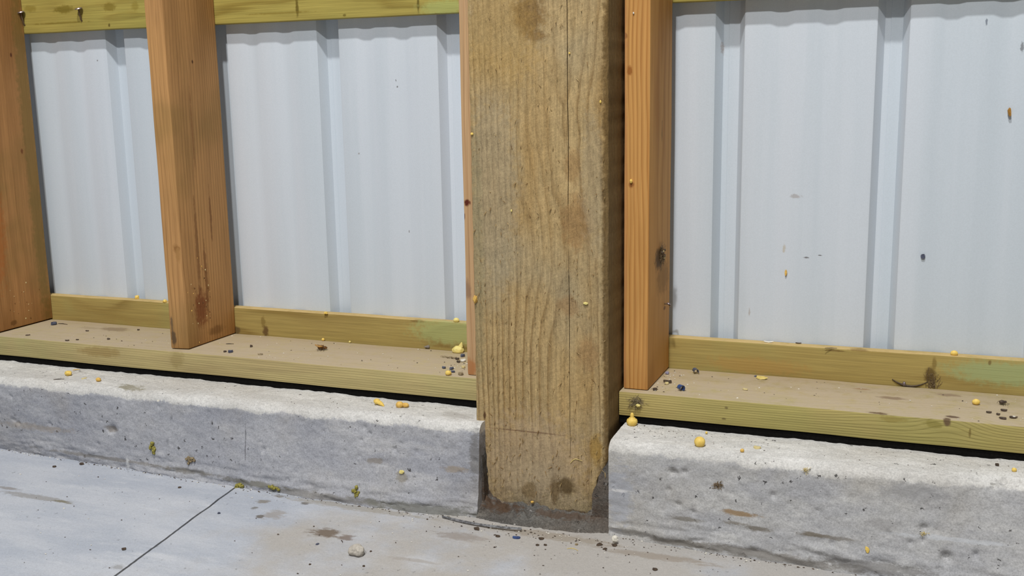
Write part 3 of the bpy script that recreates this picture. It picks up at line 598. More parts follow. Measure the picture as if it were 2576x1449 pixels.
def put(name, me, mat, pos, label, cat, group=None, rz=0.0, nrm='z', parent=None, tilt=0.0):
    o = link(name, me, mat, parent)
    o.matrix_world = Matrix.Translation(pos) @ ROT[nrm] @ Matrix.Rotation(rz, 4, 'Z') @ Matrix.Rotation(tilt, 4, 'X')
    if parent is None: tag(o, label, cat, group)
    return o

def blob_bm(bm, c, r, seed, lump=0.12, sub=3, base=0.0):
    ret = bmesh.ops.create_icosphere(bm, subdivisions=sub, radius=1)
    for v in ret['verts']:
        d = v.co.normalized(); k = 1 + lump*nz(d.x+seed, d.y, d.z, 1.6, 2)
        v.co = Vector((c[0]+d.x*r[0]*k, c[1]+d.y*r[1]*k, max(base, c[2]+d.z*r[2]*k)))
    return ret['verts']
def bead(w, dp, h, seed, lump=0.12):
    bm = bmesh.new(); blob_bm(bm, (0, 0, h*0.42), (w/2, dp/2, h*0.56), seed, lump)
    return bm_mesh(bm, 'bead', True)
def lathe_bm(bm, prof, seg=20, axis='z'):
    rings = []
    for r, z in prof:
        rings.append([bm.verts.new((r*math.cos(2*math.pi*i/seg), r*math.sin(2*math.pi*i/seg), z)) for i in range(seg)])
    for a, b in zip(rings, rings[1:]):
        for i in range(seg): bm.faces.new((a[i], a[(i+1) % seg], b[(i+1) % seg], b[i]))
    bm.faces.new(rings[0]); bm.faces.new(rings[-1])
def tube_bm(bm, pts, rads, seg=6, flat=1.0):
    pts = [Vector(p) for p in pts]; rings = []
    for i, p in enumerate(pts):
        d = (pts[min(i+1, len(pts)-1)] - pts[max(i-1, 0)]).normalized()
        s = d.cross(Vector((0, 0, 1)));
        if s.length < 1e-4: s = d.cross(Vector((0, 1, 0)))
        s.normalize(); u = s.cross(d)
        rings.append([bm.verts.new(p + s*rads[i]*math.cos(2*math.pi*k/seg) + u*rads[i]*flat*math.sin(2*math.pi*k/seg)) for k in range(seg)])
    for a, b in zip(rings, rings[1:]):
        for i in range(seg): bm.faces.new((a[i], a[(i+1) % seg], b[(i+1) % seg], b[i]))
    bm.faces.new(rings[0]); bm.faces.new(rings[-1])
def chip(L, W, t, seed, bend=0.15, n=9):
    """irregular flake with thickness, slightly cupped"""
    rnd = random.Random(seed); bm = bmesh.new(); top, bot = [], []
    for i in range(n):
        a = 2*math.pi*i/n; k = rnd.uniform(0.72, 1.1)
        x, y = L/2*k*math.cos(a), W/2*k*math.sin(a)
        z = bend*L*(2*x/L)**2*0.5 + rnd.uniform(0, 0.25)*t
        bot.append(bm.verts.new((x, y, z))); top.append(bm.verts.new((x*0.9, y*0.88, z+t)))
    cb = bm.verts.new((0, 0, 0)); ct = bm.verts.new((0, 0, t*1.25))
    for i in range(n):
        j = (i+1) % n
        bm.faces.new((bot[i], bot[j], top[j], top[i])); bm.faces.new((top[i], top[j], ct)); bm.faces.new((bot[j], bot[i], cb))
    return bm_mesh(bm, 'chip')
def curl(r, w, t, a0, a1, n=14):
    """a curled metal shaving: a strip bent round a horizontal axis"""
    bm = bmesh.new(); rows = []
    for i in range(n+1):
        a = a0 + (a1-a0)*i/n; k = r*(1 - 0.25*i/n)
        rows.append([bm.verts.new((q*math.cos(a), y + w*0.25*i/n, r + q*math.sin(a))) for q, y in ((k, -w/2), (k, w/2), (k-t, w/2), (k-t, -w/2))])
    for a, b in zip(rows, rows[1:]):
        for i in range(4): bm.faces.new((a[i], a[(i+1) % 4], b[(i+1) % 4], b[i]))
    bm.faces.new(rows[0]); bm.faces.new(rows[-1])
    return bm_mesh(bm, 'curl', True, 40)
def stick(L, r, seed, bow=0.06):
    rnd = random.Random(seed); bm = bmesh.new(); n = 8
    pts = [(L*(i/n-0.5), bow*L*math.sin(math.pi*i/n) + rnd.uniform(-1, 1)*r*0.4, r*0.95 + rnd.uniform(0, 0.3)*r) for i in range(n+1)]
    tube_bm(bm, pts, [r*(0.45 + 0.6*math.sin(math.pi*min(0.9, 0.12+i/n))) for i in range(n+1)], 6, 0.8)
    return bm_mesh(bm, 'stick', True, 50)
def tuft(R, H, nf, seed, r=0.00025, flat=0.5):
    rnd = random.Random(seed); bm = bmesh.new()
    for _ in range(nf):
        a = rnd.uniform(0, 6.28); e = rnd.uniform(0, 1)
        b = Vector((rnd.gauss(0, R*0.3), rnd.gauss(0, R*0.3*flat), 0.0002)); L = rnd.uniform(0.4, 1.0)
        d = Vector((math.cos(a)*R, math.sin(a)*R*flat, e*H))
        p1 = b + d*0.5*L + Vector((rnd.gauss(0, R*0.15), rnd.gauss(0, R*0.1), abs(rnd.gauss(0, H*0.25)))); p2 = b + d*L
        p2.z = max(p2.z, 0.0003)
        tube_bm(bm, [b, p1, p2], [r, r*0.8, r*0.3], 4)
    return bm_mesh(bm, 'tuft')

FG = 'yellow foam drips'
# --- yellow foam drips; (position, metres per photo pixel, width, depth, height in photo pixels)
def foam(p, s, w, dp, h, label, mat=None, seed=1, lump=0.15, nrm='z', rz=0.0, name='foam_bead'):
    return put(name, bead(w*s, dp*s, h*s, seed, lump), mat or m_foam, p, label, 'foam drip', FG, rz, nrm)
foam((-1.0785, 0.1596, 0.2424), 0.000798, 12, 10, 9, 'yellow foam chunk on the skirt board left of the rounded orange stud', m_foam, 2, 0.5)
foam((-0.9980, 0.1451, 0.2424), 0.000782, 10, 9, 8, 'yellow foam crumb on the skirt board touching the rounded orange stud', m_foam, 3, 0.4)
foam((-0.6303, 0.1404, 0.2424), 0.000731, 10, 7, 6, 'small yellow foam crumb on the skirt board in the second bay', m_foam, 4, 0.5)
foam((-0.3710, 0.1474, 0.2424), 0.000698, 16, 13, 11, 'pale yellow oval foam bead on the skirt board beside the pinkish stud', m_foamp, 5, 0.08)
foam((-0.3159, -0.0099, 0.1920), 0.000639, 16, 13, 12, 'yellow foam bead on the left sill plate beside slate chips', m_foam, 6, 0.15)
foam((-0.6380, 0.1386, 0.1920), 0.000735, 8, 7, 7, 'tiny yellow foam bead on the left sill plate behind the brown insect', m_foam, 7, 0.1)
foam((-0.5823, 0.1393, 0.1920), 0.000727, 6, 5, 5, 'tiny pale foam bead on the left sill plate beside a dark crumb', m_foamp, 8, 0.1)
foam((-1.0582, -0.0584, 0.1425), 0.000727, 20, 14, 12, 'flat yellow foam lump at the far left of the curb top', m_foam, 9, 0.35)
foam((-0.9742, -0.0739, 0.1425), 0.000710, 14, 11, 10, 'orange foam bead on the left curb top below a pale flake', m_foamo, 10, 0.1)
foam((0.1650, -0.0900, 0.1425), 0.000549, 10, 9, 9, 'small orange foam bead on the right curb top between ball and flake', m_foamo, 11, 0.08)
foam((0.1035, -0.0270, 0.1425), 0.000580, 6, 6, 6, 'tiny yellow foam speck just behind the round foam ball', m_foam, 12, 0.1)
foam((0.4353, 0.1495, 0.2424), 0.000589, 18, 14, 13, 'yellow oval foam bead on the skirt board in the right bay', m_foam, 13, 0.06)
foam((0.4648, 0.0730, 0.1920), 0.000562, 19, 15, 14, 'yellow foam bead on the right sill plate beside dark crumbs', m_foam, 14, 0.06)
foam((0.5077, -0.0548, 0.1425), 0.000515, 12, 10, 10, 'small yellow foam bead at the right end of the curb top', m_foam, 15, 0.08)
foam((0.1048, -0.0837, 0.1425), 0.000560, 28, 28, 25, 'round yellow foam ball on the right curb top', m_foam, 16, 0.05, name='foam_ball')
foam((-0.0882, -0.0693, 0.6885), 0.000553, 5, 5, 4, 'yellow speck on the post crack near the top of the photo', m_foam, 17, nrm='-y', name='foam_speck')
foam((-0.2385, -0.0693, 0.5777), 0.000581, 8, 7, 5, 'yellow speck on the upper left edge of the post', m_foam, 18, nrm='-y', name='foam_speck')
foam((-0.0435, -0.0693, 0.6215), 0.000552, 5, 8, 4, 'yellow speck near the upper right edge of the post', m_foam, 19, nrm='-y', name='foam_speck')
foam((-0.1788, -0.0693, 0.4666), 0.000581, 4, 7, 4, 'small pale speck on the post face left of the crack, at mid height', m_foamp, 20, nrm='-y', name='foam_speck')
foam((-0.2391, -0.0693, 0.3319), 0.000598, 11, 22, 8, 'yellow foam smear on the left edge of the post at mid height', m_foamo, 21, 0.5, nrm='-y', name='foam_smear')
foam((-0.0660, -0.0693, 0.3349), 0.000575, 14, 7, 5, 'cream foam dash on the post face right of the crack', m_foamp, 22, 0.3, nrm='-y', name='foam_smear')
foam((-0.0176, 0.0000, 0.5060), 0.000580, 7, 11, 6, 'yellow foam drop on the front of the bright striped stud', m_foam, 23, 0.2, nrm='-y')
foam((-0.0151, 0.0000, 0.7439), 0.000563, 4, 6, 3, 'white speck near the top of the bright striped stud', m_white, 24, 0.2, nrm='-y', name='foam_speck')
# large pale dollop with a peak, by the pinkish stud
def dollop(p, s):
    bm = bmesh.new(); blob_bm(bm, (0, 0, 5*s), (15*s, 12*s, 11*s), 3, 0.12, 4)
    for i in range(5): blob_bm(bm, ((6+i*0.9)*s, 2*s, (13+i*2.2)*s), ((7.5-i*1.2)*s, (6-i)*s, 4.5*s), i, 0.1, 2)
    return put('foam_dollop', bm_mesh(bm, 'dollop', True), m_foamp, p, 'large pale foam dollop with a peak on the left sill plate by the pinkish stud', 'foam drip', FG)
dollop((-0.3627, 0.1325, 0.1920), 0.000695)
def carrot(p, s):
    bm = bmesh.new(); N = 16; pts, rad = [], []
    for i in range(N+1):
        t = i/N; pts.append(((-20+40*t)*s, (3*math.sin(t*3))*s, 8*s*(1-t)+1.5*s)); rad.append(s*(9.5*math.sin(math.pi*min(1, 0.06+t*1.4)/2)**0.7*(1-t)**0.75 + 0.7) if t > 0.25 else s*9*math.sqrt(max(0.02, 1-((0.28-t)/0.3)**2)))
    tube_bm(bm, pts, rad, 14, 0.85)
    return put('foam_drip', bm_mesh(bm, 'drip', True), m_foam, p, 'carrot-shaped yellow foam drip lying on the left curb top', 'foam drip', FG, rz=-0.45)
carrot((-0.4219, -0.0500, 0.1425), 0.000643)
def twin(p, s):
    bm = bmesh.new(); blob_bm(bm, (-5*s, -2*s, 7*s), (10*s, 9*s, 8.5*s), 5, 0.12); blob_bm(bm, (9*s, 3*s, 6*s), (9*s, 6.5*s, 6.5*s), 6, 0.12)
    return put('foam_drip', bm_mesh(bm, 'twin', True), m_foamo, p, 'two-lobed orange foam drip on the left curb top beside the carrot-shaped one', 'foam drip', FG)
twin((-0.3818, -0.0484, 0.1425), 0.000638)
def gourd(p, s):
    bm = bmesh.new(); prof = []
    for i in range(25):
        t = i/24; z = 34*t
        r = 14*math.sqrt(max(0.02, 1-((z-11)/12.5)**2)) if z < 18 else max(1.2, 9.5 - (z-18)*0.52) if z < 22 else max(1.0, 5.0*math.sqrt(max(0.03, 1-((z-26)/8.5)**2)))
        prof.append((r*s, z*s))
    lathe_bm(bm, prof, 22); 
    return put('foam_drip', bm_mesh(bm, 'gourd', True), m_foam, p, 'gourd-shaped yellow foam drip standing at the right curb end by the post', 'foam drip', FG)
gourd((-0.0085, -0.0247, 0.1425), 0.000596)
# --- flakes and chips
def flake(p, s, L, W, label, mat, seed, rz=0.0, t=1.6, cat='flake', grp='loose flakes', nrm='z', name='flake', bend=0.15):
    return put(name, chip(L*s, W*s, t*s, seed, bend), mat, p, label, cat, grp, rz, nrm)
flake((-1.0112, -0.0690, 0.1425), 0.000717, 11, 18, 'pale cream flake on the left curb top between foam lump and orange bead', m_cream, 1)
flake((0.1608, 0.1194, 0.1920), 0.000619, 30, 26, 'large pale yellow flake on the right sill plate', plain('leaf_yellow', srgb(222, 200, 118), 0.2), 2, -0.25, 2.5)
flake((0.1504, 0.1283, 0.1920), 0.000624, 7, 12, 'dark chip stuck to the tip of the large pale yellow flake', m_slate, 3)
flake((0.1469, 0.0472, 0.1920), 0.000596, 16, 9, 'cream splinter on the right sill plate in front of the pale yellow flake', m_cream, 4, -0.15, 3)
flake((0.1824, -0.0685, 0.1425), 0.000554, 19, 20, 'pale yellow flake on the right curb top beside a small orange bead', m_cream, 5, -0.5, 3)
flake((0.1647, 0.1531, 0.2424), 0.000627, 28, 8, 'white sliver on the edge of the skirt board in the right bay', m_white, 6, -0.05)
flake((0.2103, 0.1588, 0.2424), 0.000623, 20, 6, 'brown sliver on the edge of the skirt board in the right bay', m_bark, 7, -0.05)
flake((-0.3544, -0.1072, 0.0579), 0.000620, 17, 12, 'pale yellow flake stuck to the left curb face', m_foamp, 8, 0.3, 3, nrm='-y')
flake((0.3349, -0.1147, 0.0350), 0.000525, 12, 19, 'yellow flake stuck low on the right curb face', m_foam, 9, 0.2, 4, nrm='-y')
flake((0.1876, 0.1637, 0.3530), 0.000620, 7, 16, 'yellow seed stuck to the white steel in the right bay', m_foamo, 10, 0, 3, nrm='-y', name='stuck_seed')
flake((0.4881, 0.1637, 0.5971), 0.000562, 10, 26, 'brown cocoon-like crumb stuck high on the white steel at right', m_wing, 11, 0.1, 6, nrm='-y', name='cocoon')
flake((0.3852, 0.1637, 0.3866), 0.000591, 12, 17, 'dark crumb stuck to the white steel right of the second rib', m_slate, 12, 0.3, 3, nrm='-y', name='stuck_crumb')
flake((-0.7488, 0.0092, 0.1920), 0.000705, 14, 14, 'blue-grey chip on the left sill plate right of the rounded orange stud', m_slate, 13, 0, 5, 'chip', 'loose chips', name='chip')
flake((-0.7602, 0.0087, 0.1920), 0.000706, 9, 9, 'dark chip just left of the blue-grey chip near the rounded orange stud', m_bark, 14, 0, 3, 'chip', 'loose chips', name='chip')
flake((-0.7380, 0.0559, 0.1920), 0.000720, 7, 12, 'dark crumb behind the blue-grey chip in the second bay', m_bark, 15, 0.4, 4, 'chip', 'loose chips', name='chip')
flake((-1.2395, 0.0981, 0.1920), 0.000802, 17, 16, 'blue-grey chip on the left sill plate near the leftmost stud', m_slate, 16, 0.1, 6, 'chip', 'loose chips', name='chip')
flake((-0.6717, 0.1517, 0.1920), 0.000744, 7, 8, 'dark crumb at the foot of the skirt board behind the insect', m_bark, 17, 0, 5, 'chip', 'loose chips', name='chip')
flake((-0.5832, 0.1554, 0.1920), 0.000733, 7, 9, 'dark grey crumb at the foot of the skirt board right of a pale foam bead', m_slate, 18, 0, 6, 'chip', 'loose chips', name='chip')
for i, (q, L, W, rz, lb) in enumerate([(((-1.1292, 0.0716, 0.1920), 0.000778), 9, 8, 0.3, 'short dark chip in the middle of the first bay'), (((-1.0917, 0.0057, 0.1920), 0.000750), 9, 7, 0.2, 'dark chip near the front edge of the first bay'),
    (((-1.1052, -0.0052, 0.1920), 0.000748), 12, 8, 0.5, 'thin dark chip at the front edge of the first bay'), (((-1.0388, 0.0288, 0.1920), 0.000751), 10, 8, -0.3, 'dark chip in front of a knot stain in the first bay'), (((-1.2144, 0.0061, 0.1920), 0.000767), 13, 8, 0.6, 'dark chip beside the foot of the leftmost stud'), (((-1.0384, 0.1102, 0.1920), 0.000779), 7, 7, 0.2, 'dark crumb behind the rounded orange stud in the first bay')]):
    p, s = q; flake(p, s, L, W, lb, m_bark, 30+i, rz, 1.5, 'chip', 'loose chips', name='chip')
flake((-0.6888, 0.0129, 0.1920), 0.000698, 14, 14, 'pale brown wood flake on the left sill plate in the second bay', m_tan, 40, 0.6, 1.5, 'chip', 'loose chips', name='chip')
for i, (q, L, W, rz, m, t, lb) in enumerate([(((-0.3264, 0.0256, 0.1920), 0.000653), 12, 20, 0.2, m_slate, 3, 'slate-blue chip behind the yellow bead on the left sill plate'), (((-0.3404, 0.0265, 0.1920), 0.000655), 12, 10, 0.1, m_slate, 3, 'dark slate chip left of the slate-blue chip'),
    (((-0.3162, 0.0079, 0.1920), 0.000645), 12, 9, -0.1, m_slate, 3, 'dark slate chip touching the yellow bead on the left sill plate'), (((-0.3433, 0.1090, 0.1920), 0.000684), 13, 16, 0.0, m_slate, 4, 'bluish chip in front of the pale foam dollop'), (((-0.3434, 0.0860, 0.1920), 0.000676), 11, 10, 0.4, m_bark, 3, 'dark chip left of the white chip by the pinkish stud'),
    (((-0.3332, 0.0696, 0.1920), 0.000669), 12, 10, 0.2, m_bark, 3, 'brown-black chip in front of the white chip by the pinkish stud'), (((-0.3293, 0.0792, 0.1920), 0.000672), 14, 22, 0.0, m_white, 3, 'white chip against the foot of the pinkish stud'), (((-0.2973, -0.0015, 0.1920), 0.000640), 16, 14, 0.3, m_tan, 4, 'brown wood crumb at the front foot of the pinkish stud'), (((-0.3107, 0.0385, 0.1920), 0.000655), 10, 12, 0.3, m_cream, 4, 'cream crumb against the side of the pinkish stud')]):
    p, s = q; flake(p, s, L, W, lb, m, 50+i, rz, t, 'chip', 'chips by the pinkish stud', name='chip')
flake((0.0282, 0.0507, 0.1920), 0.000613, 24, 12, 'black twisted chip on the right sill plate by the striped stud', m_bark, 60, 0.2, 5, 'chip', 'loose chips', name='chip')
flake((0.0280, 0.0435, 0.1920), 0.000611, 12, 10, 'pale crumb under the black twisted chip by the striped stud', m_cream, 61, 0.2, 4, 'chip', 'loose chips', name='chip')
flake((0.0184, 0.0059, 0.1920), 0.000599, 12, 12, 'dark crumb at the foot of the striped stud', m_bark, 62, 0.5, 4, 'chip', 'loose chips', name='chip')
flake((0.0151, 0.1027, 0.1920), 0.000633, 12, 14, 'lilac crumb beside the striped stud on the right sill plate', plain('lilac', srgb(150, 146, 170), 0.3), 63, 0.5, 4, 'chip', 'loose chips', name='chip')
for i, (q, L, W, rz, lb) in enumerate([(((0.4992, 0.0525, 0.1920), 0.000550), 16, 14, 0.1, 'dark oval chip in front of the dark dead bug'), (((0.4793, 0.0364, 0.1920), 0.000547), 18, 9, -0.1, 'long dark chip left of the dark oval chip'), (((0.4909, 0.0306, 0.1920), 0.000543), 10, 10, -0.3, 'small dark chip between two longer chips at right'), (((0.4958, 0.0135, 0.1920), 0.000537), 20, 14, -0.2, 'brown chip at the front edge of the right sill plate'), (((0.5090, 0.0215, 0.1920), 0.000538), 20, 14, 0.0, 'dark chip with a white dot near the right edge of the photo')]):
    p, s = q; flake(p, s, L, W, lb, m_bark, 70+i, rz, 2.5, 'chip', 'dark chips at the right', name='chip')
p, s = (0.5100, 0.0218, 0.1920), 0.000538; flake(Vector(p)+Vector((0, 0, 3.0*s)), s, 8, 7, 'white dot of paint on a dark chip at far right', m_white, 76, 0, 1.2)
flake((0.4885, -0.0379, 0.1425), 0.000523, 10, 14, 'black curled crumb on the right curb top left of the last bead', m_bark, 77, 0.4, 4, 'chip', 'loose chips', name='chip')
for i, (q, L, W, rz, m, lb) in enumerate([(((-0.2119, -0.1481, 0.0000), 0.000590), 15, 22, 0.7, m_bark, 'dark chip on the floor left of the metal strip end'), (((-0.1727, -0.1631, 0.0000), 0.000580), 15, 12, -0.1, m_bark, 'dark chip on the floor in front of the metal strip'), (((-0.1444, -0.1592, 0.0000), 0.000577), 24, 16, 0.1, m_blue, 'dark blue-black chip on the floor below the metal strip end'),
    (((-0.1097, -0.1502, 0.0000), 0.000576), 16, 16, 0.3, m_bark, 'brown crumb on the floor in front of the post foot'), (((-0.1078, -0.1725, 0.0000), 0.000567), 10, 10, 0.3, m_bark, 'small black crumb on the floor before the post'), (((-0.0970, -0.1688, 0.0000), 0.000567), 10, 9, 0.3, m_bark, 'small dark crumb right of the black one before the post'), (((-0.0247, -0.1424, 0.0000), 0.000567), 14, 22, -0.8, m_bark, 'dark seed on the floor left of the white chip'), (((-0.0131, -0.1538, 0.0000), 0.000561), 9, 14, -0.6, m_bark, 'small dark seed below the white chip'),
    (((-0.0037, -0.1380, 0.0000), 0.000565), 16, 14, 0.3, m_bark, 'brown husk under the white chip by the right curb'), (((-0.0557, -0.1531, 0.0000), 0.000567), 10, 10, 0.1, m_tan, 'olive crumb on the floor right of the post centre'), (((-0.6650, -0.3789, 0.0000), 0.000571), 13, 14, 0.6, m_bark, 'dark chip on the floor left of the saw-cut joint'), (((-0.9883, -0.1169, 0.0000), 0.000707), 12, 16, 0.9, m_bark, 'dark sliver on the floor near the left curb foot'), (((-1.0246, -0.1440, 0.0000), 0.000702), 10, 10, 0, m_bark, 'dark crumb on the floor at the far left'), (((-0.7465, -0.1540, 0.0000), 0.000661), 9, 10, 0, m_bark, 'dark crumb on the floor left of the joint end'),
    (((-0.6156, -0.2243, 0.0000), 0.000619), 9, 10, 0, m_slate, 'dark crumb on the floor right of the joint'), (((-0.4089, -0.2735, 0.0000), 0.000573), 9, 12, 0, m_slate, 'grey crumb on the floor left of the pebble'), (((-0.3101, -0.3143, 0.0000), 0.000546), 8, 8, 0, m_bark, 'black crumb on the floor below the pebble'), (((-0.3829, -0.3343, 0.0000), 0.000549), 7, 7, 0, m_bark, 'black crumb on the floor lower left of the pebble'), (((-0.3236, -0.2694, 0.0000), 0.000563), 7, 7, 0, m_bark, 'black crumb on the floor just right of the pebble'), (((0.0684, -0.1932, 0.0000), 0.000536), 16, 14, 0, m_bark, 'dark crumb at the bottom of the photo below the right curb')]):
    p, s = q; flake(p, s, L, W, lb, m, 80+i, rz, 2.2, 'chip', 'crumbs on the floor', name='chip')
p, s = (-0.0046, -0.1326, 0.0000), 0.000567
bm = bmesh.new(); blob_bm(bm, (0, 0, 14*s), (8*s, 7*s, 9*s), 4, 0.3, 3, -1); tube_bm(bm, [(0, 0, 8*s), (-2*s, 0, 4*s), (-4*s, 0, 0)], [5*s, 3*s, 2*s], 8)
put('white_chip', bm_mesh(bm, 'white_chip', True, 50), m_white, p, 'white tooth-like chip standing on the floor beside the right curb', 'chip')
p, s = (-0.4264, 0.1400, 0.1920), 0.000706
bm = bmesh.new(); lathe_bm(bm, [(0.3*s, 0), (2.2*s, 4*s), (4.2*s, 10*s), (4.6*s, 13*s), (3*s, 15*s), (1*s, 15.5*s)], 14)
for v in bm.verts: v.co = Vector((v.co.z-8*s, v.co.x, v.co.y+4.6*s))
put('snail_shell', bm_mesh(bm, 'snail_shell', True), m_grey, p, 'tiny grey cone shell on the left sill plate against the skirt board', 'shell', rz=0.6)
flake((-0.1855, -0.0693, -0.0084), 0.000615, 9, 13, 'white fleck at the muddy foot of the post, left of its centre', m_white, 101, 0.3, 4, nrm='-y')
foam((-0.1738, -0.0693, -0.0159), 0.000614, 12, 16, 9, 'yellow foam crumb at the muddy foot of the post', m_foamp, 102, 0.5, nrm='-y')
flake((-0.0887, -0.0693, 0.0048), 0.000600, 14, 10, 'pale flake at the foot of the post, right of its centre', m_cream, 103, 0.4, 3, nrm='-y')
foam((-0.1524, -0.0693, 0.0206), 0.000608, 8, 7, 6, 'small brown-yellow crumb low on the post face', m_foamo, 104, 0.4, nrm='-y', name='foam_speck')
flake((-0.7848, -0.1441, 0.1425), 0.000660, 8, 8, 'tiny white fleck on the left curb top in the middle of the first bays', m_white, 105, 0.3, 3)
flake((-0.4308, 0.0915, 0.1425), 0.000694, 7, 10, 'grey-brown crumb at the back of the left curb top', m_tan, 106, 0.3, 3)
# --- shavings
put('metal_shaving', curl(7*0.000634, 16*0.000634, 1.2*0.000634, -0.6, 3.6), m_slate, (0.0581, 0.1164, 0.1920), 'blue-grey curled shaving on the right sill plate behind the blue one', 'shaving', 'curled shavings', 0.5)
put('metal_shaving', curl(8*0.000599, 13*0.000599, 1.2*0.000599, -1.2, 3.9), m_blue, (0.0572, 0.0138, 0.1920), 'bright blue curled shaving on the right sill plate', 'shaving', 'curled shavings', 0.9)
put('metal_shaving', curl(6*0.000649, 9*0.000649, 1.2*0.000649, 0.0, 3.3), m_slate, (0.0429, 0.1502, 0.1920), 'small grey curled shaving at the foot of the right skirt board', 'shaving', 'curled shavings', 1.4)
# curled dry grass, left pile
p, s = (-0.3623, 0.0915, 0.1920), 0.000681
bm = bmesh.new(); tube_bm(bm, [((-24+2.4*i)*s, (3*math.sin(i*1.1)*min(1, i/8))*s, (1.5+1.5*abs(math.sin(i*0.9)))*s) for i in range(20)], [(0.8+1.6*math.sin(min(1, i/12)*1.6))*s for i in range(20)], 6, 0.5)
put('grass_curl', bm_mesh(bm, 'grass_curl', True, 60), m_tan, p, 'twisted tan grass blade on the left sill plate below the foam dollop', 'grass blade', rz=-0.1)
# wire-like curved splinter and fluff, right bay
p, s = (0.3762, 0.1411, 0.1920), 0.000598
bm = bmesh.new()
tube_bm(bm, [((-42+84*i/18)*s, -2*s*math.sin(i/18*3.14), (14*(i/9-1)**2 + 1.5)*s) for i in range(19)], [(0.8+2.4*math.sin(math.pi*min(0.92, 0.05+i/18)))*s for i in range(19)], 8, 0.7)
cs = put('curved_splinter', bm_mesh(bm, 'curved_splinter', True), m_bark, p, 'dark curved splinter with a grey bead on the right sill plate', 'splinter', rz=0.02)
bm = bmesh.new(); blob_bm(bm, (-13*s, -2*s, 6*s), (4*s, 4*s, 6*s), 3, 0.2, 2); b_ = link('bead', bm_mesh(bm, 'bead', True), m_nail, cs)
put('fluff_tuft', tuft(19*s, 44*s, 320, 4, 0.0003, 0.5), m_fluff, (0.4078, 0.1444, 0.1920), 'brown fluff tuft on the right skirt board beside the curved splinter', 'fluff', 'dust tufts')
# insects
def insect(name, p, s, L, W, H, label, rz, wings):
    e = empty(name, p); e.rotation_euler = (0, 0, rz); tag(e, label, 'insect')
    bm = bmesh.new()
    blob_bm(bm, (0, 0, H*0.5), (L*0.32, W*0.42, H*0.42), 2, 0.08, 2); blob_bm(bm, (L*0.3, 0, H*0.45), (L*0.14, W*0.28, H*0.3), 3, 0.08, 2); blob_bm(bm, (L*0.45, 0, H*0.42), (L*0.09, W*0.2, H*0.22), 4, 0.05, 2)
    link('body', bm_mesh(bm, 'body', True), m_bug if wings else m_bark, e)
    if wings:
        for sg in (-1, 1):
            w = link('wing', chip(L*0.75, W*0.4, L*0.03, 6+sg, 0.2), m_wing, e); w.location = (-L*0.12, sg*W*0.28, H*0.75); w.rotation_euler = (sg*-0.4, 0.15, sg*0.25)
    for k in range(3):
        for sg in (-1, 1):
            bm = bmesh.new(); x = L*(0.28-0.2*k)
            tube_bm(bm, [(x, sg*W*0.2, H*0.4), (x+L*0.03*(1-k), sg*W*0.55, H*0.55), (x+L*0.07*(1-k), sg*W*0.75, 0.0001)], [L*0.018]*3, 5)
            link('leg', bm_mesh(bm, 'leg'), m_bark, e)
    return e
p, s = (-0.6039, 0.0757, 0.1920), 0.000708; insect('dead_insect', p, s, 30*s, 18*s, 13*s, 'dead brown winged insect on the left sill plate in the second bay', 0.25, True)
p, s = (0.4987, 0.0840, 0.1920), 0.000561; insect('dead_bug', p, s, 24*s, 16*s, 12*s, 'small dark dead bug on the right sill plate near the right edge', 0.6, False)
# cobweb clump on the striped stud and by the right sill plate end
p, s = (0.0094, 0.0754, 0.3879), 0.000611
cw = put('cobweb_clump', tuft(26*s, 14*s, 130, 9, 0.0003, 0.75), m_fluff, p, 'dark cobweb clump with debris on the side of the bright striped stud', 'cobweb', 'dust tufts', nrm='x')
for i in range(7):
    rnd = random.Random(i); o = link('debris', chip(6*s, 5*s, 3*s, i), m_cream if i % 3 == 0 else m_bark, cw); o.location = (rnd.uniform(-14, 14)*s, rnd.uniform(-16, 16)*s, rnd.uniform(3, 8)*s)
p, s = (-0.0039, -0.0145, 0.1765), 0.000596
cw = put('cobweb_clump', tuft(20*s, 9*s, 110, 12, 0.0003, 1.0), plain('web_grey', srgb(140, 126, 96), 0.4), p, 'dusty cobweb tuft on the left end of the right sill plate', 'cobweb', 'dust tufts', nrm='-y')
o = link('foam_crumb', bead(12*s, 8*s, 7*s, 3, 0.4), m_foamp, cw); o.location = (5*s, -6*s, 4*s)
p, s = (-0.0346, 0.0314, 0.1425), 0.000619; put('cobweb_clump', tuft(14*s, 52*s, 120, 15, 0.0003, 0.8), m_fluff, p, 'brown dusty web in the gap between post and right sill plate', 'cobweb', 'dust tufts')
# moss and straw on the curb faces
for i, (q, w, h, m, lb) in enumerate([(((-0.8335, -0.1101, 0.0430), 0.000685), 16, 30, m_moss, 'yellow-green moss clump on the left curb face'), (((-0.7550, -0.1126, 0.0334), 0.000674), 30, 16, m_tan, 'tan dirt lump low on the left curb face'), (((-0.4325, -0.1183, 0.0201), 0.000629), 14, 26, m_moss, 'olive moss clump near the left curb foot'), (((-0.6536, -0.1205, 0.0027), 0.000660), 26, 10, m_moss, 'yellow-green moss at the end of the saw-cut joint'), (((-0.5835, -0.1205, 0.0073), 0.000650), 30, 8, m_moss, 'olive moss strip along the curb foot right of the joint')]):
    p, s = q; bm = bmesh.new()
    rnd = random.Random(i)
    for k in range(14): blob_bm(bm, (rnd.gauss(0, w*0.25)*s, rnd.gauss(0, h*0.25)*s, 1.5*s), (rnd.uniform(2, 5)*s, rnd.uniform(2, 5)*s, rnd.uniform(2, 5)*s), k, 0.4, 2, -1)
    put('moss_clump' if m is m_moss else 'dirt_lump', bm_mesh(bm, 'moss', True), m, p, lb, 'moss' if m is m_moss else 'dirt', nrm='-y')
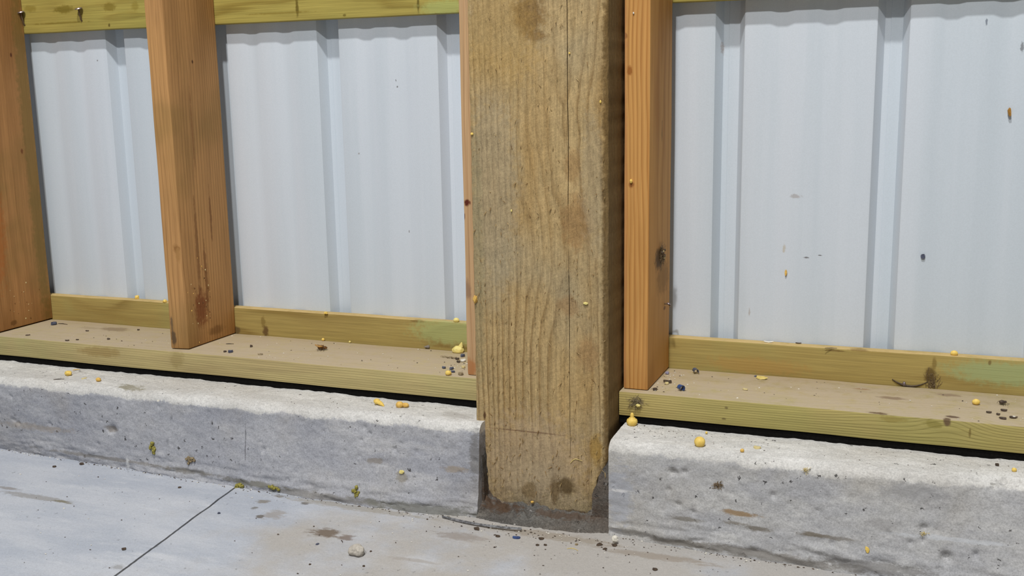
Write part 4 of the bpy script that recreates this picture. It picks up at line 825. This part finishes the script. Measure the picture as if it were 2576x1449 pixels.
for i, (q, R, n, m, lb) in enumerate([(((0.2520, -0.1066, 0.1327), 0.000532), 14, 16, m_straw, 'straw-coloured grass tuft stuck below the right curb edge'), (((0.1351, -0.1077, 0.0973), 0.000550), 16, 40, m_fluff, 'dark fibrous burr stuck to the right curb face'), (((0.4028, -0.1069, 0.0643), 0.000516), 9, 14, m_straw, 'small dark and yellow tuft on the right curb face at right')]):
    p, s = q; put('grass_tuft', tuft(R*s, 6*s, n, 20+i, 0.0004, 0.8), m, p, lb, 'tuft', 'tufts on the curb', nrm='-y')
for i, (q, L, rz, nrm, lb) in enumerate([(((-0.0819, -0.0693, 0.0925), 0.000593), 32, 0.25, '-y', 'pale straw wisp caught on the lower post face'), (((-0.1365, -0.0693, -0.0005), 0.000607), 30, 0.2, '-y', 'straw wisp caught at the foot of the post'), (((-0.0557, -0.1713, 0.0000), 0.000561), 30, -0.1, 'z', 'yellowish straw on the floor in front of the post')]):
    p, s = q; put('straw', stick(L*s, 1.3*s, 40+i, 0.25), m_straw, p, lb, 'straw', 'straws by the post', rz, nrm)
for i, (q, L, rz, lb) in enumerate([(((-1.2249, 0.1064, 0.1920), 0.000803), 30, 0.0, 'thin dark stick beside the blue-grey chip near the leftmost stud'), (((-1.0521, -0.0876, 0.1425), 0.000716), 26, 0.5, 'thin dark stick on the curb top left of the foam lump'), (((-0.7892, 0.0625, 0.1920), 0.000729), 20, 0.3, 'thin dark sliver at the foot of the rounded orange stud'), (((0.2609, 0.1391, 0.2424), 0.000609), 30, 0.3, 'thin dark hair-like fibre on the skirt board in the right bay'), (((-0.3799, -0.2534, 0.0000), 0.000576), 16, -0.8, 'short dark twig on the floor above the pebble')]):
    p, s = q; put('twig', stick(L*s, 1.1*s, 60+i), m_bark, p, lb, 'twig', 'thin twigs', rz)
p, s = (-1.0696, -0.0268, 0.1425), 0.000739; put('straw', stick(16*s, 1.4*s, 71, 0.3), m_foamo, p, 'orange straw curl under the front of the left sill plate', 'straw', None, 0.8)
# pebble
p, s = (-0.3372, -0.2850, 0.0000), 0.000560
bm = bmesh.new(); r_ = bmesh.ops.create_icosphere(bm, subdivisions=4, radius=1)
for v in r_['verts']:
    d = v.co.normalized(); k = 1 + 0.22*nz(d.x+3, d.y, d.z, 1.1, 2) + 0.05*nz(d.x, d.y+9, d.z, 5, 2)
    f_ = min([1.0] + [0.86/max(0.01, d.dot(Vector(nv).normalized())) for nv in ((0.7, -0.4, 0.6), (-0.6, -0.5, 0.6), (0.1, -1, 0.1), (1, -0.2, -0.3), (-1, 0.2, 0.1))])
    v.co = Vector((d.x*22*s*k*f_, d.y*16*s*k*f_, max(0, (d.z*15*k*f_ + 12)*s)))
put('pebble', bm_mesh(bm, 'pebble', True, 40), m_stone, p, 'pale grey angular pebble lying on the concrete floor', 'pebble')
# thin metal strip on the floor at the foot of the post
A_, B_ = Vector((-0.2788, -0.1272, 0.0000)), Vector((-0.1453, -0.1373, 0.0000))
bm = bmesh.new(); rows = []
for i in range(25):
    t = i/24; c = A_.lerp(B_, t) + Vector((0, -0.006*math.sin(math.pi*t), 0)); w = 0.0016*(0.35+0.65*min(1, t*6)); z = 0.0012 + 0.003*t*t
    d = (B_-A_).normalized(); nn = Vector((-d.y, d.x, 0))
    rows.append([bm.verts.new(c + nn*k*w - A_ + Vector((0, 0, zz))) for k, zz in ((-1, z), (1, z+0.0018), (1, z+0.0026), (-1, z+0.0008))])
for a, b in zip(rows, rows[1:]):
    for i in range(4): bm.faces.new((a[i], a[(i+1) % 4], b[(i+1) % 4], b[i]))
bm.faces.new(rows[0]); bm.faces.new(rows[-1])
put('metal_strip', bm_mesh(bm, 'metal_strip', True, 40), m_wire, A_, 'thin bent galvanised metal strip on the floor at the foot of the post', 'metal strip')
# nails
def nail(p, s, head, L, drop, label, nm='nail', scl=1.0):
    e = empty(nm, p); tag(e, label, 'nail', 'bent nails')
    bm = bmesh.new(); tube_bm(bm, [(0, 0.004, 0), (0, -L*0.35, drop*0.2), (0, -L*0.75, drop*0.65), (0, -L, drop)], [1.9*s*scl]*4, 10)
    link('shank', bm_mesh(bm, 'shank', True, 60), m_rust, e)
    bm = bmesh.new(); bmesh.ops.create_cone(bm, cap_ends=True, segments=18, radius1=head/2, radius2=head/2*0.86, depth=2.6*s)
    h = link('head', bm_mesh(bm, 'head', True, 40), m_nail, e); h.location = (0, -L, drop + 1.0*s); h.rotation_euler = (math.radians(14), math.radians(-8), 0)
    return e
p, s = (-1.1391, 0.1419, 0.7829), 0.000763; nail(p, s, 19*s, 0.007, 33*s, 'bent nail with round head sticking out of the left girt')
p, s = (-1.2830, 0.1419, 0.7802), 0.000783; nail(p, s, 18*s, 0.007, 35*s, 'nail with round head beside the leftmost stud on the girt')
p, s = (0.0094, 0.1058, 0.3041), 0.000627
e = empty('nail', p); e.rotation_euler = (0, 0, math.pi/2); tag(e, 'small bent nail on the side of the bright striped stud', 'nail', 'bent nails')
bm = bmesh.new(); tube_bm(bm, [(0, 0.003, 0), (0, -0.004, 0.001), (0, -0.008, -0.001), (-0.001, -0.0095, -0.004)], [0.0011]*4, 8); link('shank', bm_mesh(bm, 'shank', True, 60), m_rust, e)
bm = bmesh.new(); bmesh.ops.create_cone(bm, cap_ends=True, segments=14, radius1=0.0034, radius2=0.003, depth=0.0014); h = link('head', bm_mesh(bm, 'head', True, 40), m_nail, e); h.location = (0, -0.007, 0.001); h.rotation_euler = (0.5, 0.2, 0)

# ------------------------------------------------------------------ uncountable crumbs, swept into corners
def crumbs(name, label, pts, mat, lo, hi, seed):
    rnd = random.Random(seed); vs, fs = [], []
    for x, y, z in pts:
        r = rnd.uniform(lo, hi)*rnd.uniform(0.5, 1); a = rnd.uniform(0, 6.28); b = len(vs); el = rnd.uniform(0.4, 1.0)
        for k in range(5):
            t = a + k*1.2566; q = rnd.uniform(0.7, 1.2); ex, ey = r*q*math.cos(t), r*el*q*math.sin(t)
            vs.append((x+ex, y+ey, z))
        vs.append((x, y, z + r*rnd.uniform(0.3, 0.7)))
        for k in range(5): fs.append((b+k, b+(k+1) % 5, b+5))
        fs.append(tuple(b+4-k for k in range(5)))
    me = bpy.data.meshes.new(name); me.from_pydata(vs, [], fs); me.update()
    for m in mat: me.materials.append(m)
    me.polygons.foreach_set('material_index', [(i//6) % len(mat) for i in range(len(fs))])
    return tag(link(name, me), label, 'crumbs', kind='stuff')
rnd = random.Random(3)
LP = [(rnd.uniform(-1.25, -0.30), YP+0.006+rnd.random()*0.14, PT) for _ in range(90)]
RPp = [(rnd.uniform(0.02, 0.56), YP+0.006+rnd.random()*0.14, PT) for _ in range(60)] + [(0.012+abs(rnd.gauss(0, 0.02)), rnd.uniform(0, 0.12), PT) for _ in range(40)] + [(rnd.gauss(-0.31, 0.02), rnd.uniform(0, 0.10), PT) for _ in range(50)]
RPp = [(min(x, -0.2885) if x < -0.2 else x, y, z) for x, y, z in RPp]
crumbs('sill_crumbs', 'tiny pale and dark crumbs scattered on both sill plates', LP+RPp, (m_bark, m_white), 0.0009, 0.0021, 1)
CT = [(x, y, curb_top(x, y)) for x, y in [(rnd.uniform(-1.3, -0.25), rnd.uniform(-0.085, -0.02)) for _ in range(70)] + [(rnd.uniform(0.0, 0.56), rnd.uniform(-0.08, -0.02)) for _ in range(80)] + [(abs(rnd.gauss(0, 0.06)), rnd.uniform(-0.06, -0.018)) for _ in range(50)]]
crumbs('curb_grit', 'fine dark grit lying on top of both curbs', CT, (m_bark,), 0.0008, 0.0018, 3)
FL = [(rnd.gauss(-0.1, 0.12), -0.122-abs(rnd.gauss(0, 0.03)), 0.0006) for _ in range(170)] + [(rnd.uniform(-1.2, 0.3), -0.13-rnd.random()*0.35, 0.0006) for _ in range(170)]
for _ in range(420):
    x = rnd.uniform(-1.25, 0.42)
    if -0.235 < x < -0.02: continue
    FL.append((x, lerp_tab(FOOT[-1 if x < -0.1 else 1], x) - 0.001 - abs(rnd.gauss(0, 0.004)), 0.0004))
FL = [q for q in FL if abs(q[0]-joint_x(q[1])) > 0.006]
crumbs('floor_grit', 'fine dark grit and white flecks on the concrete floor near the post', FL, (m_bark, m_bark, m_white), 0.0008, 0.0024, 4)

def stuck(name, label, pts, mats, lo, hi, seed):            # crumbs and web shreds clinging to the right side of a stud
    rnd = random.Random(seed); vs, fs, mi = [], [], []
    for (x, y, z) in pts:
        r = rnd.uniform(lo, hi); b = len(vs); a = rnd.uniform(0, 6.28); k2 = rnd.randrange(len(mats)); el = rnd.uniform(0.25, 1)
        for k in range(5):
            t = a + k*1.2566; q = rnd.uniform(0.7, 1.2); vs.append((x, y + r*q*el*math.cos(t), z + r*q*math.sin(t)))
        vs.append((x + r*rnd.uniform(0.3, 0.8), y, z))
        for k in range(5): fs.append((b+k, b+(k+1) % 5, b+5)); mi.append(k2)
        fs.append(tuple(b+4-k for k in range(5))); mi.append(k2)
    me = bpy.data.meshes.new(name); me.from_pydata(vs, [], fs); me.update()
    for m in mats: me.materials.append(m)
    me.polygons.foreach_set('material_index', mi)
    return tag(link(name, me), label, 'crumbs', kind='stuff')
rnd = random.Random(8)
q = (-0.8320, 0.0454, 0.2606); stuck('clinging_crumbs', 'pale crumbs and web shreds clinging low on the side of the rounded orange stud', [(-0.8318, q[1]+rnd.gauss(0, 0.02), max(0.2, q[2]+rnd.gauss(0, 0.03))) for _ in range(26)], (m_cream, m_bug, m_foamo), 0.0008, 0.0022, 5)
q = (-1.2853, 0.0705, 0.2332); stuck('clinging_crumbs', 'pale crumbs and web shreds clinging low on the side of the leftmost stud', [(-1.2851, min(0.13, q[1]+rnd.gauss(0, 0.022)), max(0.2, q[2]+rnd.gauss(0, 0.028))) for _ in range(26)], (m_cream, m_bug, m_cream), 0.0008, 0.0024, 6)
